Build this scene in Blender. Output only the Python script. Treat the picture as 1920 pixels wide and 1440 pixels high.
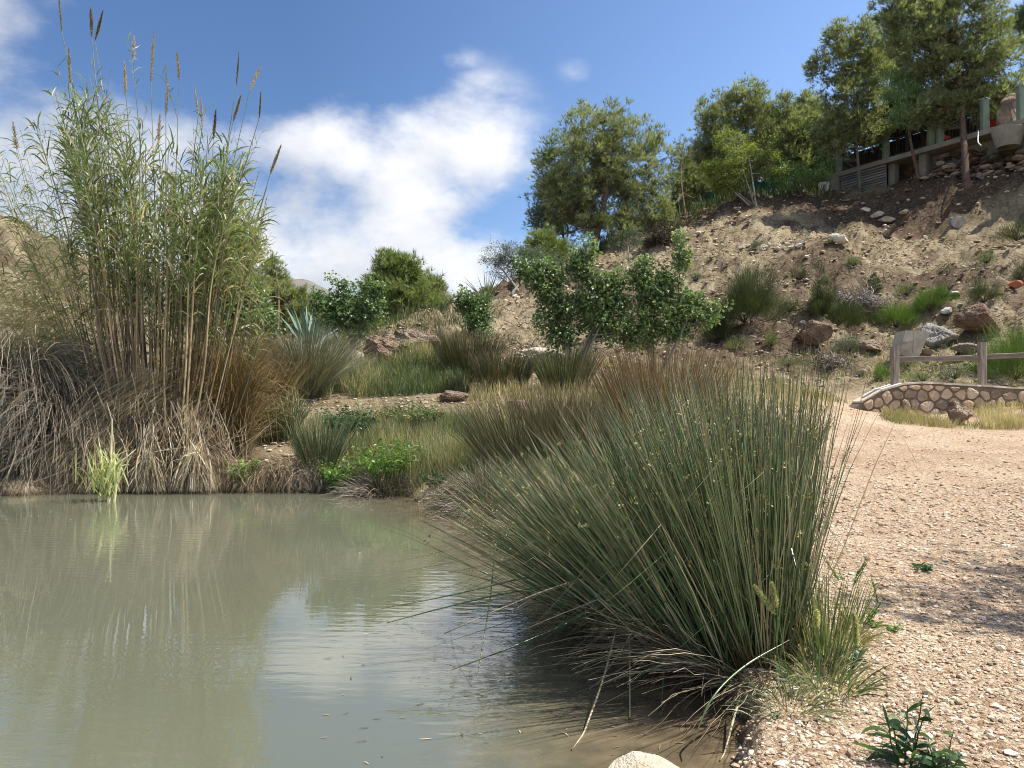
import bpy, math, random
import numpy as np
from mathutils import Vector
for o in list(bpy.data.objects): bpy.data.objects.remove(o)
S = bpy.context.scene
COL = S.collection
R = math.radians
# ------------------------------------------------------------------ camera
F = 1450.0; CZ = 1.2; PITCH = -math.atan(30/F)
cam = bpy.data.cameras.new('camera'); co = bpy.data.objects.new('camera', cam); COL.objects.link(co)
cam.sensor_width = 36; cam.lens = 36*F/1920; cam.clip_start = .05; cam.clip_end = 6000
co.location = (0, 0, CZ); co.rotation_euler = (math.pi/2-PITCH, 0, 0)
S.camera = co
S.render.resolution_x = 1024; S.render.resolution_y = 768
S.view_settings.view_transform = 'Standard'; S.view_settings.look = 'None'
S.view_settings.gamma = 1; S.view_settings.exposure = 0.76
S.render.engine = 'CYCLES'
S.cycles.filter_width = 1.0
# ------------------------------------------------------------------ sun + sky
SUN_EL = R(60); SUN_AZ = R(92)            # azimuth measured from +Y (view direction) to +X (right)
sd = Vector((math.sin(SUN_AZ)*math.cos(SUN_EL), math.cos(SUN_AZ)*math.cos(SUN_EL), math.sin(SUN_EL)))
sl = bpy.data.lights.new('sun', 'SUN'); sl.energy = 4.7; sl.angle = R(.53); sl.color = (1, .95, .87)
so = bpy.data.objects.new('sun', sl); COL.objects.link(so)
so.rotation_euler = (-sd).to_track_quat('-Z', 'Y').to_euler(); so.location = sd*50

def ray(u, v):
    a, b = (u-960)/F, (720-v)/F
    cp, sp = math.cos(PITCH), math.sin(PITCH)
    return np.array([a, cp+b*sp, -sp+b*cp])
def P(u, v, Y):
    d = ray(u, v); return np.array([0, 0, CZ])+d*(Y/d[1])
def onz(u, v, z=0.):
    d = ray(u, v); return np.array([0, 0, CZ])+d*((z-CZ)/d[2])

W = bpy.data.worlds.new('World'); S.world = W; W.use_nodes = True
nt = W.node_tree; nt.nodes.clear()
def N(t, nt_=None, **k):
    n = (nt_ or nt).nodes.new(t)
    for a, b in k.items(): setattr(n, a, b)
    return n
def build_world():
    L = nt.links.new
    out = N('ShaderNodeOutputWorld'); bg = N('ShaderNodeBackground'); bg.inputs[1].default_value = .112
    sky = N('ShaderNodeTexSky', sky_type='NISHITA'); sky.sun_disc = False
    sky.sun_elevation = SUN_EL; sky.sun_rotation = SUN_AZ; sky.altitude = 200
    sky.air_density = 1.0; sky.dust_density = .35; sky.ozone_density = 1.6
    tc = N('ShaderNodeTexCoord')
    D = tc.outputs['Generated']
    # cloud coordinates on a flat layer
    sep = N('ShaderNodeSeparateXYZ'); L(D, sep.inputs[0])
    az = N('ShaderNodeMath', operation='MAXIMUM'); L(sep.outputs[2], az.inputs[0]); az.inputs[1].default_value = .0
    ad = N('ShaderNodeMath', operation='ADD'); L(az.outputs[0], ad.inputs[0]); ad.inputs[1].default_value = .55
    dv = N('ShaderNodeVectorMath', operation='DIVIDE'); L(D, dv.inputs[0])
    cmb = N('ShaderNodeCombineXYZ'); [L(ad.outputs[0], cmb.inputs[i]) for i in range(3)]; L(cmb.outputs[0], dv.inputs[1])
    n1 = N('ShaderNodeTexNoise'); n1.inputs['Scale'].default_value = 3.4; n1.inputs['Detail'].default_value = 10; n1.inputs['Roughness'].default_value = .58; n1.inputs['Distortion'].default_value = .12
    L(dv.outputs[0], n1.inputs['Vector'])
    acc = None
    def blob(u, v, ru, rv, amp, soft=1.):
        nonlocal acc
        c = np.array(u, float) if v is None else ray(u, v); c /= np.linalg.norm(c)
        sub = N('ShaderNodeVectorMath', operation='SUBTRACT'); L(D, sub.inputs[0]); sub.inputs[1].default_value = tuple(c)
        ml = N('ShaderNodeVectorMath', operation='MULTIPLY'); L(sub.outputs[0], ml.inputs[0])
        ml.inputs[1].default_value = (F/ru, F/ru, F/rv)
        ln = N('ShaderNodeVectorMath', operation='LENGTH'); L(ml.outputs[0], ln.inputs[0])
        mr = N('ShaderNodeMapRange', interpolation_type='SMOOTHSTEP'); L(ln.outputs['Value'], mr.inputs[0])
        mr.inputs[1].default_value = 0.1; mr.inputs[2].default_value = 1.6; mr.inputs[3].default_value = amp; mr.inputs[4].default_value = 0
        if acc is None: acc = mr.outputs[0]
        else:
            m = N('ShaderNodeMath', operation='MAXIMUM'); L(acc, m.inputs[0]); L(mr.outputs[0], m.inputs[1]); acc = m.outputs[0]
    blob(-60, 90, 300, 260, 1.05); blob(130, 270, 320, 210, 1.12); blob(60, 420, 400, 280, 1.15); blob(560, 490, 470, 200, 1.3)
    blob(790, 330, 220, 160, 1.02); blob(600, 300, 250, 140, .92); blob(850, 450, 150, 130, .85); blob(500, 180, 130, 60, .44)
    blob(870, 165, 120, 34, .40); blob(845, 112, 60, 22, .36); blob(1095, 130, 50, 24, .33); blob(1265, 215, 70, 60, .42); blob(1290, 260, 90, 80, .42)
    blob(920, 560, 120, 60, .8); blob(1400, 360, 260, 110, .62); blob(1900, 250, 220, 110, .75)
    blob(-500, -300, 500, 300, .8); blob(2500, -200, 500, 300, .7); blob(700, -900, 500, 260, .6)
    blob((-.1, -.75, .55), None, F*.75, F*.75, 1.1); blob((-.7, .05, .65), None, F*.4, F*.4, .95); blob((.0, .62, .72), None, F*.26, F*.2, 1.1)  # unseen clouds behind and above the camera, added as fill to lift the shadows
    nn = N('ShaderNodeMath', operation='MULTIPLY_ADD'); L(n1.outputs[0], nn.inputs[0]); nn.inputs[1].default_value = 3.0; nn.inputs[2].default_value = -1.75
    sm = N('ShaderNodeMath', operation='ADD'); L(nn.outputs[0], sm.inputs[0]); L(acc, sm.inputs[1])
    den = N('ShaderNodeMapRange', interpolation_type='SMOOTHSTEP'); L(sm.outputs[0], den.inputs[0])
    den.inputs[1].default_value = .22; den.inputs[2].default_value = 1.0; den.inputs[3].default_value = 0; den.inputs[4].default_value = .97
    gate = N('ShaderNodeMath', operation='MULTIPLY'); 
    g0 = N('ShaderNodeMapRange'); L(acc, g0.inputs[0]); g0.inputs[1].default_value = 0.02; g0.inputs[2].default_value = .3
    L(den.outputs[0], gate.inputs[0]); L(g0.outputs[0], gate.inputs[1])
    # cloud brightness
    n2 = N('ShaderNodeTexNoise'); n2.inputs['Scale'].default_value = 3.6; n2.inputs['Detail'].default_value = 6; L(dv.outputs[0], n2.inputs['Vector'])
    cr = N('ShaderNodeValToRGB'); L(n2.outputs[0], cr.inputs[0])
    cr.color_ramp.elements[0].position = .40; cr.color_ramp.elements[0].color = (4.0, 4.15, 4.5, 1)
    cr.color_ramp.elements[1].position = .62; cr.color_ramp.elements[1].color = (5.9, 5.9, 6.05, 1)
    mx = N('ShaderNodeMix', data_type='RGBA'); L(gate.outputs[0], mx.inputs[0])
    tintn = N('ShaderNodeMix', data_type='RGBA', blend_type='MULTIPLY'); tintn.inputs[0].default_value = 1
    gx = N('ShaderNodeMapRange'); L(sep.outputs[0], gx.inputs[0]); gx.inputs[1].default_value = -.25; gx.inputs[2].default_value = .38; gx.inputs[3].default_value = .0; gx.inputs[4].default_value = 1
    gc = N('ShaderNodeMix', data_type='RGBA'); L(gx.outputs[0], gc.inputs[0]); gc.inputs[6].default_value = (.50, .60, .74, 1); gc.inputs[7].default_value = (1.0, 1.05, 1.15, 1)
    L(sky.outputs[0], tintn.inputs[6]); L(gc.outputs[2], tintn.inputs[7])
    L(tintn.outputs[2], mx.inputs[6]); L(cr.outputs[0], mx.inputs[7])
    L(mx.outputs[2], bg.inputs[0]); L(bg.outputs[0], out.inputs[0])
build_world()

# ------------------------------------------------------------------ helpers
def tag(o, label=None, cat=None, group=None, kind=None):
    for k, v in (('label', label), ('category', cat), ('group', group), ('kind', kind)):
        if v: o[k] = v
    return o
def empty(name, loc, label, cat, group=None):
    o = bpy.data.objects.new(name, None); COL.objects.link(o); o.location = tuple(float(a) for a in loc)
    o.empty_display_size = .2
    return tag(o, label, cat, group)
class MB:
    """collects numpy faces; build() links them as one mesh object"""
    def __init__(s): s.v = []; s.f3 = []; s.f4 = []; s.t = []; s.a = []; s.n = 0
    def add(s, v, f, tint=0.5, along=0.5):
        v = np.asarray(v, float).reshape(-1, 3); f = np.asarray(f, np.int64)
        m = len(v)
        s.v.append(v); (s.f3 if f.shape[1] == 3 else s.f4).append(f+s.n); s.n += m
        s.t.append(np.broadcast_to(np.asarray(tint, float), (m,)) if np.ndim(tint) == 0 else np.asarray(tint, float).reshape(-1))
        s.a.append(np.broadcast_to(np.asarray(along, float), (m,)) if np.ndim(along) == 0 else np.asarray(along, float).reshape(-1))
    def build(s, name, mat, parent=None, smooth=False, origin=None):
        v = np.concatenate(s.v)
        if parent is not None: org = np.array(wloc(parent))
        elif origin is not None: org = np.array(origin, float)
        else: org = np.array([v[:, 0].mean(), v[:, 1].mean(), v[:, 2].min()])
        v = v-org
        me = bpy.data.meshes.new(name)
        f3 = np.concatenate(s.f3) if s.f3 else np.zeros((0, 3), np.int64)
        f4 = np.concatenate(s.f4) if s.f4 else np.zeros((0, 4), np.int64)
        me.vertices.add(len(v)); me.vertices.foreach_set('co', v.astype(np.float32).ravel())
        nl = f3.size+f4.size
        me.loops.add(nl); me.loops.foreach_set('vertex_index', np.concatenate([f3.ravel(), f4.ravel()]).astype(np.int32))
        st = np.concatenate([np.arange(len(f3))*3, len(f3)*3+np.arange(len(f4))*4]).astype(np.int32)
        me.polygons.add(len(st)); me.polygons.foreach_set('loop_start', st)
        me.polygons.foreach_set('use_smooth', np.full(len(st), bool(smooth)))
        me.update(calc_edges=True)
        for nm, arr in (('tint', s.t), ('along', s.a)):
            at = me.attributes.new(nm, 'FLOAT', 'POINT'); at.data.foreach_set('value', np.concatenate(arr).astype(np.float32))
        me.materials.append(mat)
        o = bpy.data.objects.new(name, me); COL.objects.link(o)
        if parent is not None: o.parent = parent
        else: o.location = tuple(float(a) for a in org)
        return o
def wloc(o):
    p = np.array(o.location)
    while o.parent: o = o.parent; p = p+np.array(o.location)
    return p
def nrm(a): return a/np.maximum(np.linalg.norm(a, axis=-1, keepdims=True), 1e-9)
def arcs(base, d, length, droop, k, p=1.0, wob=0, rng=None):
    """n curves of k points: start direction d bending down (droop) along the way"""
    n = len(base); base = np.asarray(base, float); d = nrm(np.asarray(d, float))
    length = np.broadcast_to(length, (n,)); droop = np.broadcast_to(droop, (n,))
    pts = np.zeros((n, k, 3)); pts[:, 0] = base
    for i in range(1, k):
        t = (i-.5)/(k-1)
        dd = d.copy(); dd[:, 2] -= droop*t**p
        if wob and rng is not None: dd = dd+rng.normal(0, wob, (n, 3))
        pts[:, i] = pts[:, i-1]+nrm(dd)*(length/(k-1))[:, None]
    return pts
def ribbons(mb, pts, width, tint, rng, prof=None, flat=None, fold=0):
    n, k, _ = pts.shape
    tang = nrm(pts[:, -1]-pts[:, 0])
    rnd = flat if flat is not None else rng.normal(0, 1, (n, 3))
    side = nrm(np.cross(tang, rnd))[:, None, :]
    t = np.linspace(0, 1, k)
    pr = prof(t) if prof else np.minimum(1, np.minimum(t*6+.35, (1-t)*2.2+.02))
    w = (np.broadcast_to(width, (n,))[:, None]*pr[None]/2)[:, :, None]
    v = np.stack([pts-side*w, pts+side*w], 2).reshape(-1, 3)
    i = (np.arange(n)[:, None]*k+np.arange(k-1)[None]).ravel()*2
    f = np.stack([i, i+1, i+3, i+2], 1)
    mb.add(v, f, np.repeat(np.broadcast_to(tint, (n,)), k*2), np.tile(np.repeat(t, 2), n))
def tubes(mb, pts, rad, tint, sides=3, taper=None):
    """pts (n,k,3)"""
    pts = np.asarray(pts, float)
    n, k, _ = pts.shape
    tg = np.gradient(pts, axis=1); tg = nrm(tg)
    ref = np.zeros_like(tg); ref[..., 0] = 1; ref[np.abs(tg[..., 0]) > .9] = (0, 1, 0)
    s = nrm(np.cross(tg, ref)); b = np.cross(tg, s)
    t = np.linspace(0, 1, k)
    tp = taper(t) if taper else 1-.7*t
    rr = np.asarray(rad, float)
    if rr.ndim == 2: r = rr
    else: r = np.broadcast_to(rr, (n,))[:, None]*tp[None]
    an = np.arange(sides)*2*math.pi/sides
    v = pts[:, :, None]+r[:, :, None, None]*(np.cos(an)[None, None, :, None]*s[:, :, None]+np.sin(an)[None, None, :, None]*b[:, :, None])
    i = (np.arange(n)[:, None, None]*k+np.arange(k-1)[None, :, None])*sides
    j = np.arange(sides)[None, None]; j2 = (j+1) % sides
    f = np.stack([i+j, i+j2, i+sides+j2, i+sides+j], -1).reshape(-1, 4)
    mb.add(v.reshape(-1, 3), f, np.repeat(np.broadcast_to(tint, (n,)), k*sides), np.tile(np.repeat(t, sides), n))
def curve(pts, k):
    """smooth resample of a polyline (Catmull-Rom)"""
    p = np.asarray(pts, float); m = len(p)
    q = np.vstack([2*p[0]-p[1], p, 2*p[-1]-p[-2]])
    out = []
    for x in np.linspace(0, m-1-1e-6, k):
        i = int(x); t = x-i; a, b, c, d = q[i], q[i+1], q[i+2], q[i+3]
        out.append(.5*((2*b)+(c-a)*t+(2*a-5*b+4*c-d)*t*t+(3*b-a-3*c+d)*t**3))
    return np.array(out)
def box(mb, c, s, rz=0, tint=.5, rx=0, bev=0):
    x, y, z = [a/2 for a in s]
    v = np.array([[i*x, j*y, k*z] for i in (-1, 1) for j in (-1, 1) for k in (-1, 1)], float)
    if rx: v = v @ np.array([[1, 0, 0], [0, math.cos(rx), math.sin(rx)], [0, -math.sin(rx), math.cos(rx)]])
    v = v @ np.array([[math.cos(rz), math.sin(rz), 0], [-math.sin(rz), math.cos(rz), 0], [0, 0, 1]])+np.array(c)
    mb.add(v, [[0, 1, 3, 2], [4, 6, 7, 5], [0, 4, 5, 1], [2, 3, 7, 6], [0, 2, 6, 4], [1, 5, 7, 3]], tint)
def bar(mb, a, b, w, h, tint=.5, jit=None):
    """square timber between two points, w sideways, h up"""
    a, b = np.array(a, float), np.array(b, float); d = b-a; L_ = np.linalg.norm(d); d /= L_
    up = np.array([0, 0, 1.]) if abs(d[2]) < .9 else np.array([0, 1., 0])
    s = np.cross(d, up); s /= np.linalg.norm(s); up = np.cross(s, d)
    c = .12*min(w, h)
    prof = [(-w/2+c, -h/2), (w/2-c, -h/2), (w/2, -h/2+c), (w/2, h/2-c), (w/2-c, h/2), (-w/2+c, h/2), (-w/2, h/2-c), (-w/2, -h/2+c)]
    k = max(2, int(L_/.25)+1); vs = []
    rng = np.random.default_rng(int(abs(a.sum())*1000) % 9999)
    for i in range(k):
        p = a+d*L_*i/(k-1)
        o = rng.normal(0, (jit or 0), 2)
        for x, y in prof: vs.append(p+s*(x+o[0])+up*(y+o[1]))
    f = []
    for i in range(k-1):
        for j in range(8): f.append([i*8+j, i*8+(j+1) % 8, i*8+8+(j+1) % 8, i*8+8+j])
    mb.add(vs, f, tint)
    m = len(vs)
    for base in (0, m-8):
        mb.add(np.array(vs)[base:base+8], [[0, 1, 2, 3], [0, 3, 4, 7], [4, 5, 6, 7]], tint)
# value noise
_H = np.random.default_rng(5).random((256, 256))
def vn(x, y):
    xi = np.floor(x).astype(int); yi = np.floor(y).astype(int); fx = x-xi; fy = y-yi
    fx = fx*fx*(3-2*fx); fy = fy*fy*(3-2*fy)
    h = lambda a, b: _H[a % 256, b % 256]
    return (h(xi, yi)*(1-fx)+h(xi+1, yi)*fx)*(1-fy)+(h(xi, yi+1)*(1-fx)+h(xi+1, yi+1)*fx)*fy
def fbm(x, y, o=5, g=.5):
    s = 0; a = 1; t = 0
    for i in range(o):
        s = s+a*vn(x*2**i+17.3*i, y*2**i+9.1*i); t += a; a *= g
    return s/t
def sstep(a, b, x):
    t = np.clip((x-a)/(b-a), 0, 1); return t*t*(3-2*t)

# ------------------------------------------------------------------ materials
def srgb(r, g, b): return tuple(((c/255)/12.92 if c/255 <= .04045 else ((c/255+.055)/1.055)**2.4) for c in (r, g, b))+(1,)
def base_mat(name):
    m = bpy.data.materials.new(name); m.use_nodes = True; t = m.node_tree; t.nodes.clear()
    return m, t, (lambda ty, **k: N(ty, t, **k)), t.links.new
def ramp(n, L, src, stops, interp='LINEAR'):
    c = n('ShaderNodeValToRGB'); e = c.color_ramp.elements
    while len(e) < len(stops): e.new(.5)
    for i, (p, col) in enumerate(stops): e[i].position = p; e[i].color = tuple(col)[:3]+(1,)
    c.color_ramp.interpolation = interp
    L(src, c.inputs[0]); return c.outputs[0]
def leaf_mat(name, stops, rough=.55, transl=.3, tip=None, foot=None, spec=.4, vary=.25):
    """plant tissue: colour by individual leaf/stem (tint), its tip and foot (along)"""
    m, t, n, L = base_mat(name)
    at = n('ShaderNodeAttribute', attribute_name='tint'); al = n('ShaderNodeAttribute', attribute_name='along')
    col = ramp(n, L, at.outputs['Fac'], stops)
    def blend(col, pos0, pos1, c2, rev):
        mr = n('ShaderNodeMapRange'); L(al.outputs['Fac'], mr.inputs[0]); mr.inputs[1].default_value = pos0; mr.inputs[2].default_value = pos1
        mx = n('ShaderNodeMix', data_type='RGBA'); L(mr.outputs[0], mx.inputs[0])
        L(col, mx.inputs[6]); mx.inputs[7].default_value = tuple(c2)[:3]+(1,); return mx.outputs[2]
    if tip: col = blend(col, tip[0], 1., tip[1], 0)
    if foot: col = blend(col, foot[0], 0., foot[1], 0)
    nz = n('ShaderNodeTexNoise'); nz.inputs['Scale'].default_value = 2.5; nz.inputs['Detail'].default_value = 3
    geo = n('ShaderNodeNewGeometry'); L(geo.outputs['Position'], nz.inputs['Vector'])
    mr = n('ShaderNodeMapRange'); L(nz.outputs[0], mr.inputs[0]); mr.inputs[1].default_value = .3; mr.inputs[2].default_value = .7
    mr.inputs[3].default_value = 1-vary; mr.inputs[4].default_value = 1+vary
    mm = n('ShaderNodeVectorMath', operation='SCALE'); L(col, mm.inputs[0]); L(mr.outputs[0], mm.inputs['Scale'])
    b = n('ShaderNodeBsdfPrincipled'); L(mm.outputs[0], b.inputs['Base Color']); b.inputs['Roughness'].default_value = rough
    b.inputs['Specular IOR Level'].default_value = spec
    out = n('ShaderNodeOutputMaterial')
    if transl:
        tr = n('ShaderNodeBsdfTranslucent'); ms = n('ShaderNodeMixShader'); ms.inputs[0].default_value = transl
        s2 = n('ShaderNodeVectorMath', operation='MULTIPLY'); L(mm.outputs[0], s2.inputs[0]); s2.inputs[1].default_value = (1.25, 1.35, .6)
        L(s2.outputs[0], tr.inputs[0]); L(b.outputs[0], ms.inputs[1]); L(tr.outputs[0], ms.inputs[2]); L(ms.outputs[0], out.inputs[0])
    else: L(b.outputs[0], out.inputs[0])
    return m
def rock_mat(name, stops, scale=3., bump=.6, rough=.9, dist=.02):
    m, t, n, L = base_mat(name)
    geo = n('ShaderNodeNewGeometry'); at = n('ShaderNodeAttribute', attribute_name='tint')
    nz = n('ShaderNodeTexNoise'); nz.inputs['Scale'].default_value = scale; nz.inputs['Detail'].default_value = 8; nz.inputs['Roughness'].default_value = .65; L(geo.outputs['Position'], nz.inputs['Vector'])
    ad = n('ShaderNodeMath', operation='MULTIPLY_ADD'); L(at.outputs['Fac'], ad.inputs[0]); ad.inputs[1].default_value = .7
    sb = n('ShaderNodeMath', operation='MULTIPLY_ADD'); L(nz.outputs[0], sb.inputs[0]); sb.inputs[1].default_value = 1.1; sb.inputs[2].default_value = -.4
    L(sb.outputs[0], ad.inputs[2])
    col = ramp(n, L, ad.outputs[0], stops)
    n2 = n('ShaderNodeTexNoise'); n2.inputs['Scale'].default_value = scale*9; n2.inputs['Detail'].default_value = 6; L(geo.outputs['Position'], n2.inputs['Vector'])
    bp = n('ShaderNodeBump'); bp.inputs['Strength'].default_value = bump; bp.inputs['Distance'].default_value = dist
    sm = n('ShaderNodeMath', operation='ADD'); L(nz.outputs[0], sm.inputs[0]); L(n2.outputs[0], sm.inputs[1]); L(sm.outputs[0], bp.inputs['Height'])
    b = n('ShaderNodeBsdfPrincipled'); L(col, b.inputs['Base Color']); b.inputs['Roughness'].default_value = rough; b.inputs['Specular IOR Level'].default_value = .25
    L(bp.outputs[0], b.inputs['Normal']); out = n('ShaderNodeOutputMaterial'); L(b.outputs[0], out.inputs[0])
    return m
def wood_mat(name, c1, c2, axis_scale=(2, 2, 30), rough=.8):
    m, t, n, L = base_mat(name)
    geo = n('ShaderNodeNewGeometry'); mp = n('ShaderNodeMapping'); mp.inputs['Scale'].default_value = axis_scale; L(geo.outputs['Position'], mp.inputs[0])
    nz = n('ShaderNodeTexNoise'); nz.inputs['Scale'].default_value = 1.5; nz.inputs['Detail'].default_value = 6; L(mp.outputs[0], nz.inputs['Vector'])
    at = n('ShaderNodeAttribute', attribute_name='tint')
    ad = n('ShaderNodeMath', operation='MULTIPLY_ADD'); L(at.outputs['Fac'], ad.inputs[0]); ad.inputs[1].default_value = .5; 
    s = n('ShaderNodeMath', operation='SUBTRACT'); L(nz.outputs[0], s.inputs[0]); s.inputs[1].default_value = .2; L(s.outputs[0], ad.inputs[2])
    col = ramp(n, L, ad.outputs[0], [(.25, c1), (.8, c2)])
    bp = n('ShaderNodeBump'); bp.inputs['Strength'].default_value = .5; bp.inputs['Distance'].default_value = .01; L(nz.outputs[0], bp.inputs['Height'])
    b = n('ShaderNodeBsdfPrincipled'); L(col, b.inputs['Base Color']); b.inputs['Roughness'].default_value = rough; L(bp.outputs[0], b.inputs['Normal'])
    out = n('ShaderNodeOutputMaterial'); L(b.outputs[0], out.inputs[0]); return m

M = {}
M['pine'] = leaf_mat('pine_needles', [(0, (.14, .155, .085)), (.5, (.26, .28, .15)), (.85, (.36, .375, .21)), (1, (.46, .46, .3))], .5, .45)
M['pine_light'] = leaf_mat('pine_needles_light', [(0, (.13, .16, .065)), (.5, (.22, .265, .10)), (1, (.35, .39, .18))], .5, .35)
M['pine_blue'] = leaf_mat('pine_needles_cool', [(0, (.09, .13, .07)), (.6, (.17, .22, .11)), (1, (.28, .32, .17))], .5, .25)
M['broad'] = leaf_mat('mulberry_leaves', [(0, (.065, .11, .045)), (.5, (.13, .20, .08)), (.8, (.23, .31, .14)), (1, (.46, .48, .30))], .42, .35, spec=.6)
M['olive'] = leaf_mat('olive_leaves', [(0, (.07, .09, .055)), (.6, (.12, .15, .09)), (1, (.24, .27, .18))], .5, .2)
M['locust'] = leaf_mat('yellow_leaves', [(0, (.13, .16, .045)), (.6, (.24, .275, .07)), (1, (.38, .40, .13))], .5, .4)
M['pepper'] = leaf_mat('pepper_leaves', [(0, (.10, .17, .06)), (.6, (.20, .30, .11)), (1, (.34, .44, .2))], .5, .35)
M['broom'] = leaf_mat('broom_twigs', [(0, (.025, .035, .01)), (.5, (.055, .075, .02)), (.9, (.11, .14, .035)), (1, (.18, .18, .05))], .6, .2)
M['broom_light'] = leaf_mat('broom_light', [(0, (.05, .08, .015)), (.5, (.10, .17, .03)), (1, (.19, .28, .06))], .6, .3)
M['grass'] = leaf_mat('green_grass', [(0, (.07, .10, .045)), (.4, (.12, .165, .07)), (.7, (.19, .215, .10)), (.85, (.32, .28, .15)), (1, (.45, .38, .23))], .55, .35, vary=.3)
M['dry'] = leaf_mat('dry_grass', [(0, (.13, .16, .06)), (.35, (.28, .25, .12)), (.7, (.42, .34, .19)), (1, (.62, .52, .34))], .6, .3, vary=.3)
M['straw'] = leaf_mat('straw', [(0, (.10, .07, .045)), (.4, (.27, .20, .12)), (.75, (.45, .36, .24)), (1, (.62, .55, .43))], .55, .2, vary=.35)
M['grey_straw'] = leaf_mat('grey_straw', [(0, (.05, .042, .03)), (.5, (.16, .13, .092)), (1, (.40, .345, .26))], .6, .1)
M['rush'] = leaf_mat('rush_stems', [(0, (.02, .045, .015)), (.3, (.075, .13, .045)), (.55, (.18, .245, .10)), (.76, (.36, .41, .21)), (.8, (.38, .31, .17)), (1, (.64, .54, .36))], .27, .12, tip=(.86, (.16, .10, .05)), foot=(.18, (.10, .06, .03)), spec=.6, vary=.15)
M['rush_brown'] = leaf_mat('brown_rush', [(0, (.10, .09, .03)), (.5, (.22, .15, .05)), (1, (.40, .27, .11))], .5, .15, tip=(.8, (.15, .09, .04)))
M['rush_olive'] = leaf_mat('olive_rush', [(0, (.06, .08, .03)), (.5, (.14, .15, .06)), (1, (.30, .24, .11))], .5, .15, tip=(.8, (.22, .15, .08)))
M['rush_pale'] = leaf_mat('pale_rush', [(0, (.14, .18, .09)), (.5, (.27, .29, .17)), (1, (.45, .40, .26))], .5, .2, tip=(.7, (.30, .26, .17)))
M['cane'] = leaf_mat('canes', [(0, (.10, .075, .04)), (.35, (.20, .14, .07)), (.7, (.33, .22, .11)), (1, (.50, .38, .22))], .45, 0, tip=(.5, (.17, .20, .08)), vary=.35)
M['reed_leaf'] = leaf_mat('reed_leaves', [(0, (.08, .115, .035)), (.45, (.16, .21, .065)), (.72, (.27, .31, .12)), (.8, (.38, .32, .16)), (1, (.58, .48, .31))], .42, .35, tip=(.8, (.30, .28, .14)), spec=.5, vary=.3)
M['plume'] = leaf_mat('plume_fluff', [(0, (.20, .15, .09)), (.5, (.32, .25, .16)), (1, (.50, .42, .29))], .8, .3)
M['seed'] = leaf_mat('rush_seed', [(0, (.16, .12, .04)), (.6, (.32, .28, .09)), (1, (.5, .45, .2))], .6, .1)
M['fresh'] = leaf_mat('fresh_green', [(0, (.07, .14, .03)), (.6, (.15, .26, .05)), (1, (.27, .38, .10))], .4, .35, vary=.2)
M['weed'] = leaf_mat('dark_weed', [(0, (.03, .06, .03)), (.6, (.06, .12, .05)), (1, (.12, .2, .08))], .4, .25)
M['yellow_reed'] = leaf_mat('yellow_reed', [(0, (.16, .24, .07)), (.4, (.42, .45, .18)), (1, (.75, .70, .42))], .5, .3)
M['agave'] = leaf_mat('agave', [(0, (.12, .20, .16)), (1, (.22, .31, .26))], .5, .1)
M['bark'] = rock_mat('pine_bark', [(.2, (.06, .04, .03)), (.5, (.14, .09, .065)), (.8, (.25, .17, .125))], 6, .8, dist=.03)
M['bark_grey'] = rock_mat('grey_bark', [(.2, (.10, .09, .075)), (.5, (.22, .20, .165)), (.8, (.38, .35, .3))], 6, .6)
M['twig'] = rock_mat('dead_twigs', [(.2, (.08, .06, .05)), (.5, (.2, .165, .14)), (.8, (.38, .33, .29))], 4, .2)
M['twig_dark'] = rock_mat('dark_twigs', [(.2, (.02, .015, .012)), (.5, (.06, .042, .032)), (.8, (.13, .10, .08))], 4, .2)
M['rock'] = rock_mat('tan_rock', [(.15, (.12, .08, .055)), (.45, (.30, .22, .16)), (.75, (.50, .41, .31)), (1, (.62, .54, .44))], 3.2, 1, dist=.08)
M['rock_red'] = rock_mat('red_rock', [(.2, (.10, .06, .04)), (.42, (.24, .155, .10)), (.62, (.40, .29, .20)), (.85, (.56, .46, .35))], 3.5, 1, dist=.1)
M['rock_grey'] = rock_mat('grey_rock', [(.15, (.13, .12, .10)), (.5, (.32, .29, .25)), (.8, (.50, .46, .40))], 4, 1, dist=.08)
M['rock_pale'] = rock_mat('pale_rock', [(.15, (.36, .30, .22)), (.5, (.58, .50, .39)), (.8, (.72, .66, .55))], 3, .5)
M['rock_front'] = rock_mat('cream_rock', [(.2, (.24, .18, .12)), (.4, (.46, .37, .26)), (.6, (.62, .53, .40)), (.9, (.70, .62, .5))], 14, 1, dist=.015)
M['pebble'] = rock_mat('pebbles', [(.1, (.17, .115, .075)), (.35, (.40, .29, .19)), (.6, (.54, .43, .31)), (.85, (.72, .62, .50)), (1, (.8, .74, .64))], 12, .4, dist=.004)
M['scree'] = rock_mat('scree', [(.1, (.16, .11, .07)), (.4, (.38, .28, .19)), (.7, (.55, .44, .32)), (1, (.74, .66, .55))], 6, .4)
M['post'] = wood_mat('weathered_post', (.12, .095, .075), (.42, .36, .30), (25, 25, 2))
M['rail'] = wood_mat('weathered_rail', (.10, .075, .06), (.30, .235, .19), (2, 25, 25))
M['concrete'] = rock_mat('concrete', [(.2, (.18, .155, .12)), (.6, (.30, .27, .22)), (.9, (.40, .37, .31))], 2, .3)
M['pillar'] = rock_mat('green_pillar', [(.2, (.15, .19, .14)), (.6, (.24, .29, .22)), (.9, (.33, .38, .3))], 2, .2)
M['slats'] = wood_mat('grey_slats', (.13, .12, .105), (.28, .26, .23), (2, 2, 20))
M['dark_wood'] = wood_mat('dark_timber', (.03, .018, .012), (.10, .06, .04), (4, 4, 4))
M['render'] = rock_mat('ochre_render', [(.2, (.45, .33, .16)), (.8, (.62, .48, .26))], 1, .2)
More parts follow.
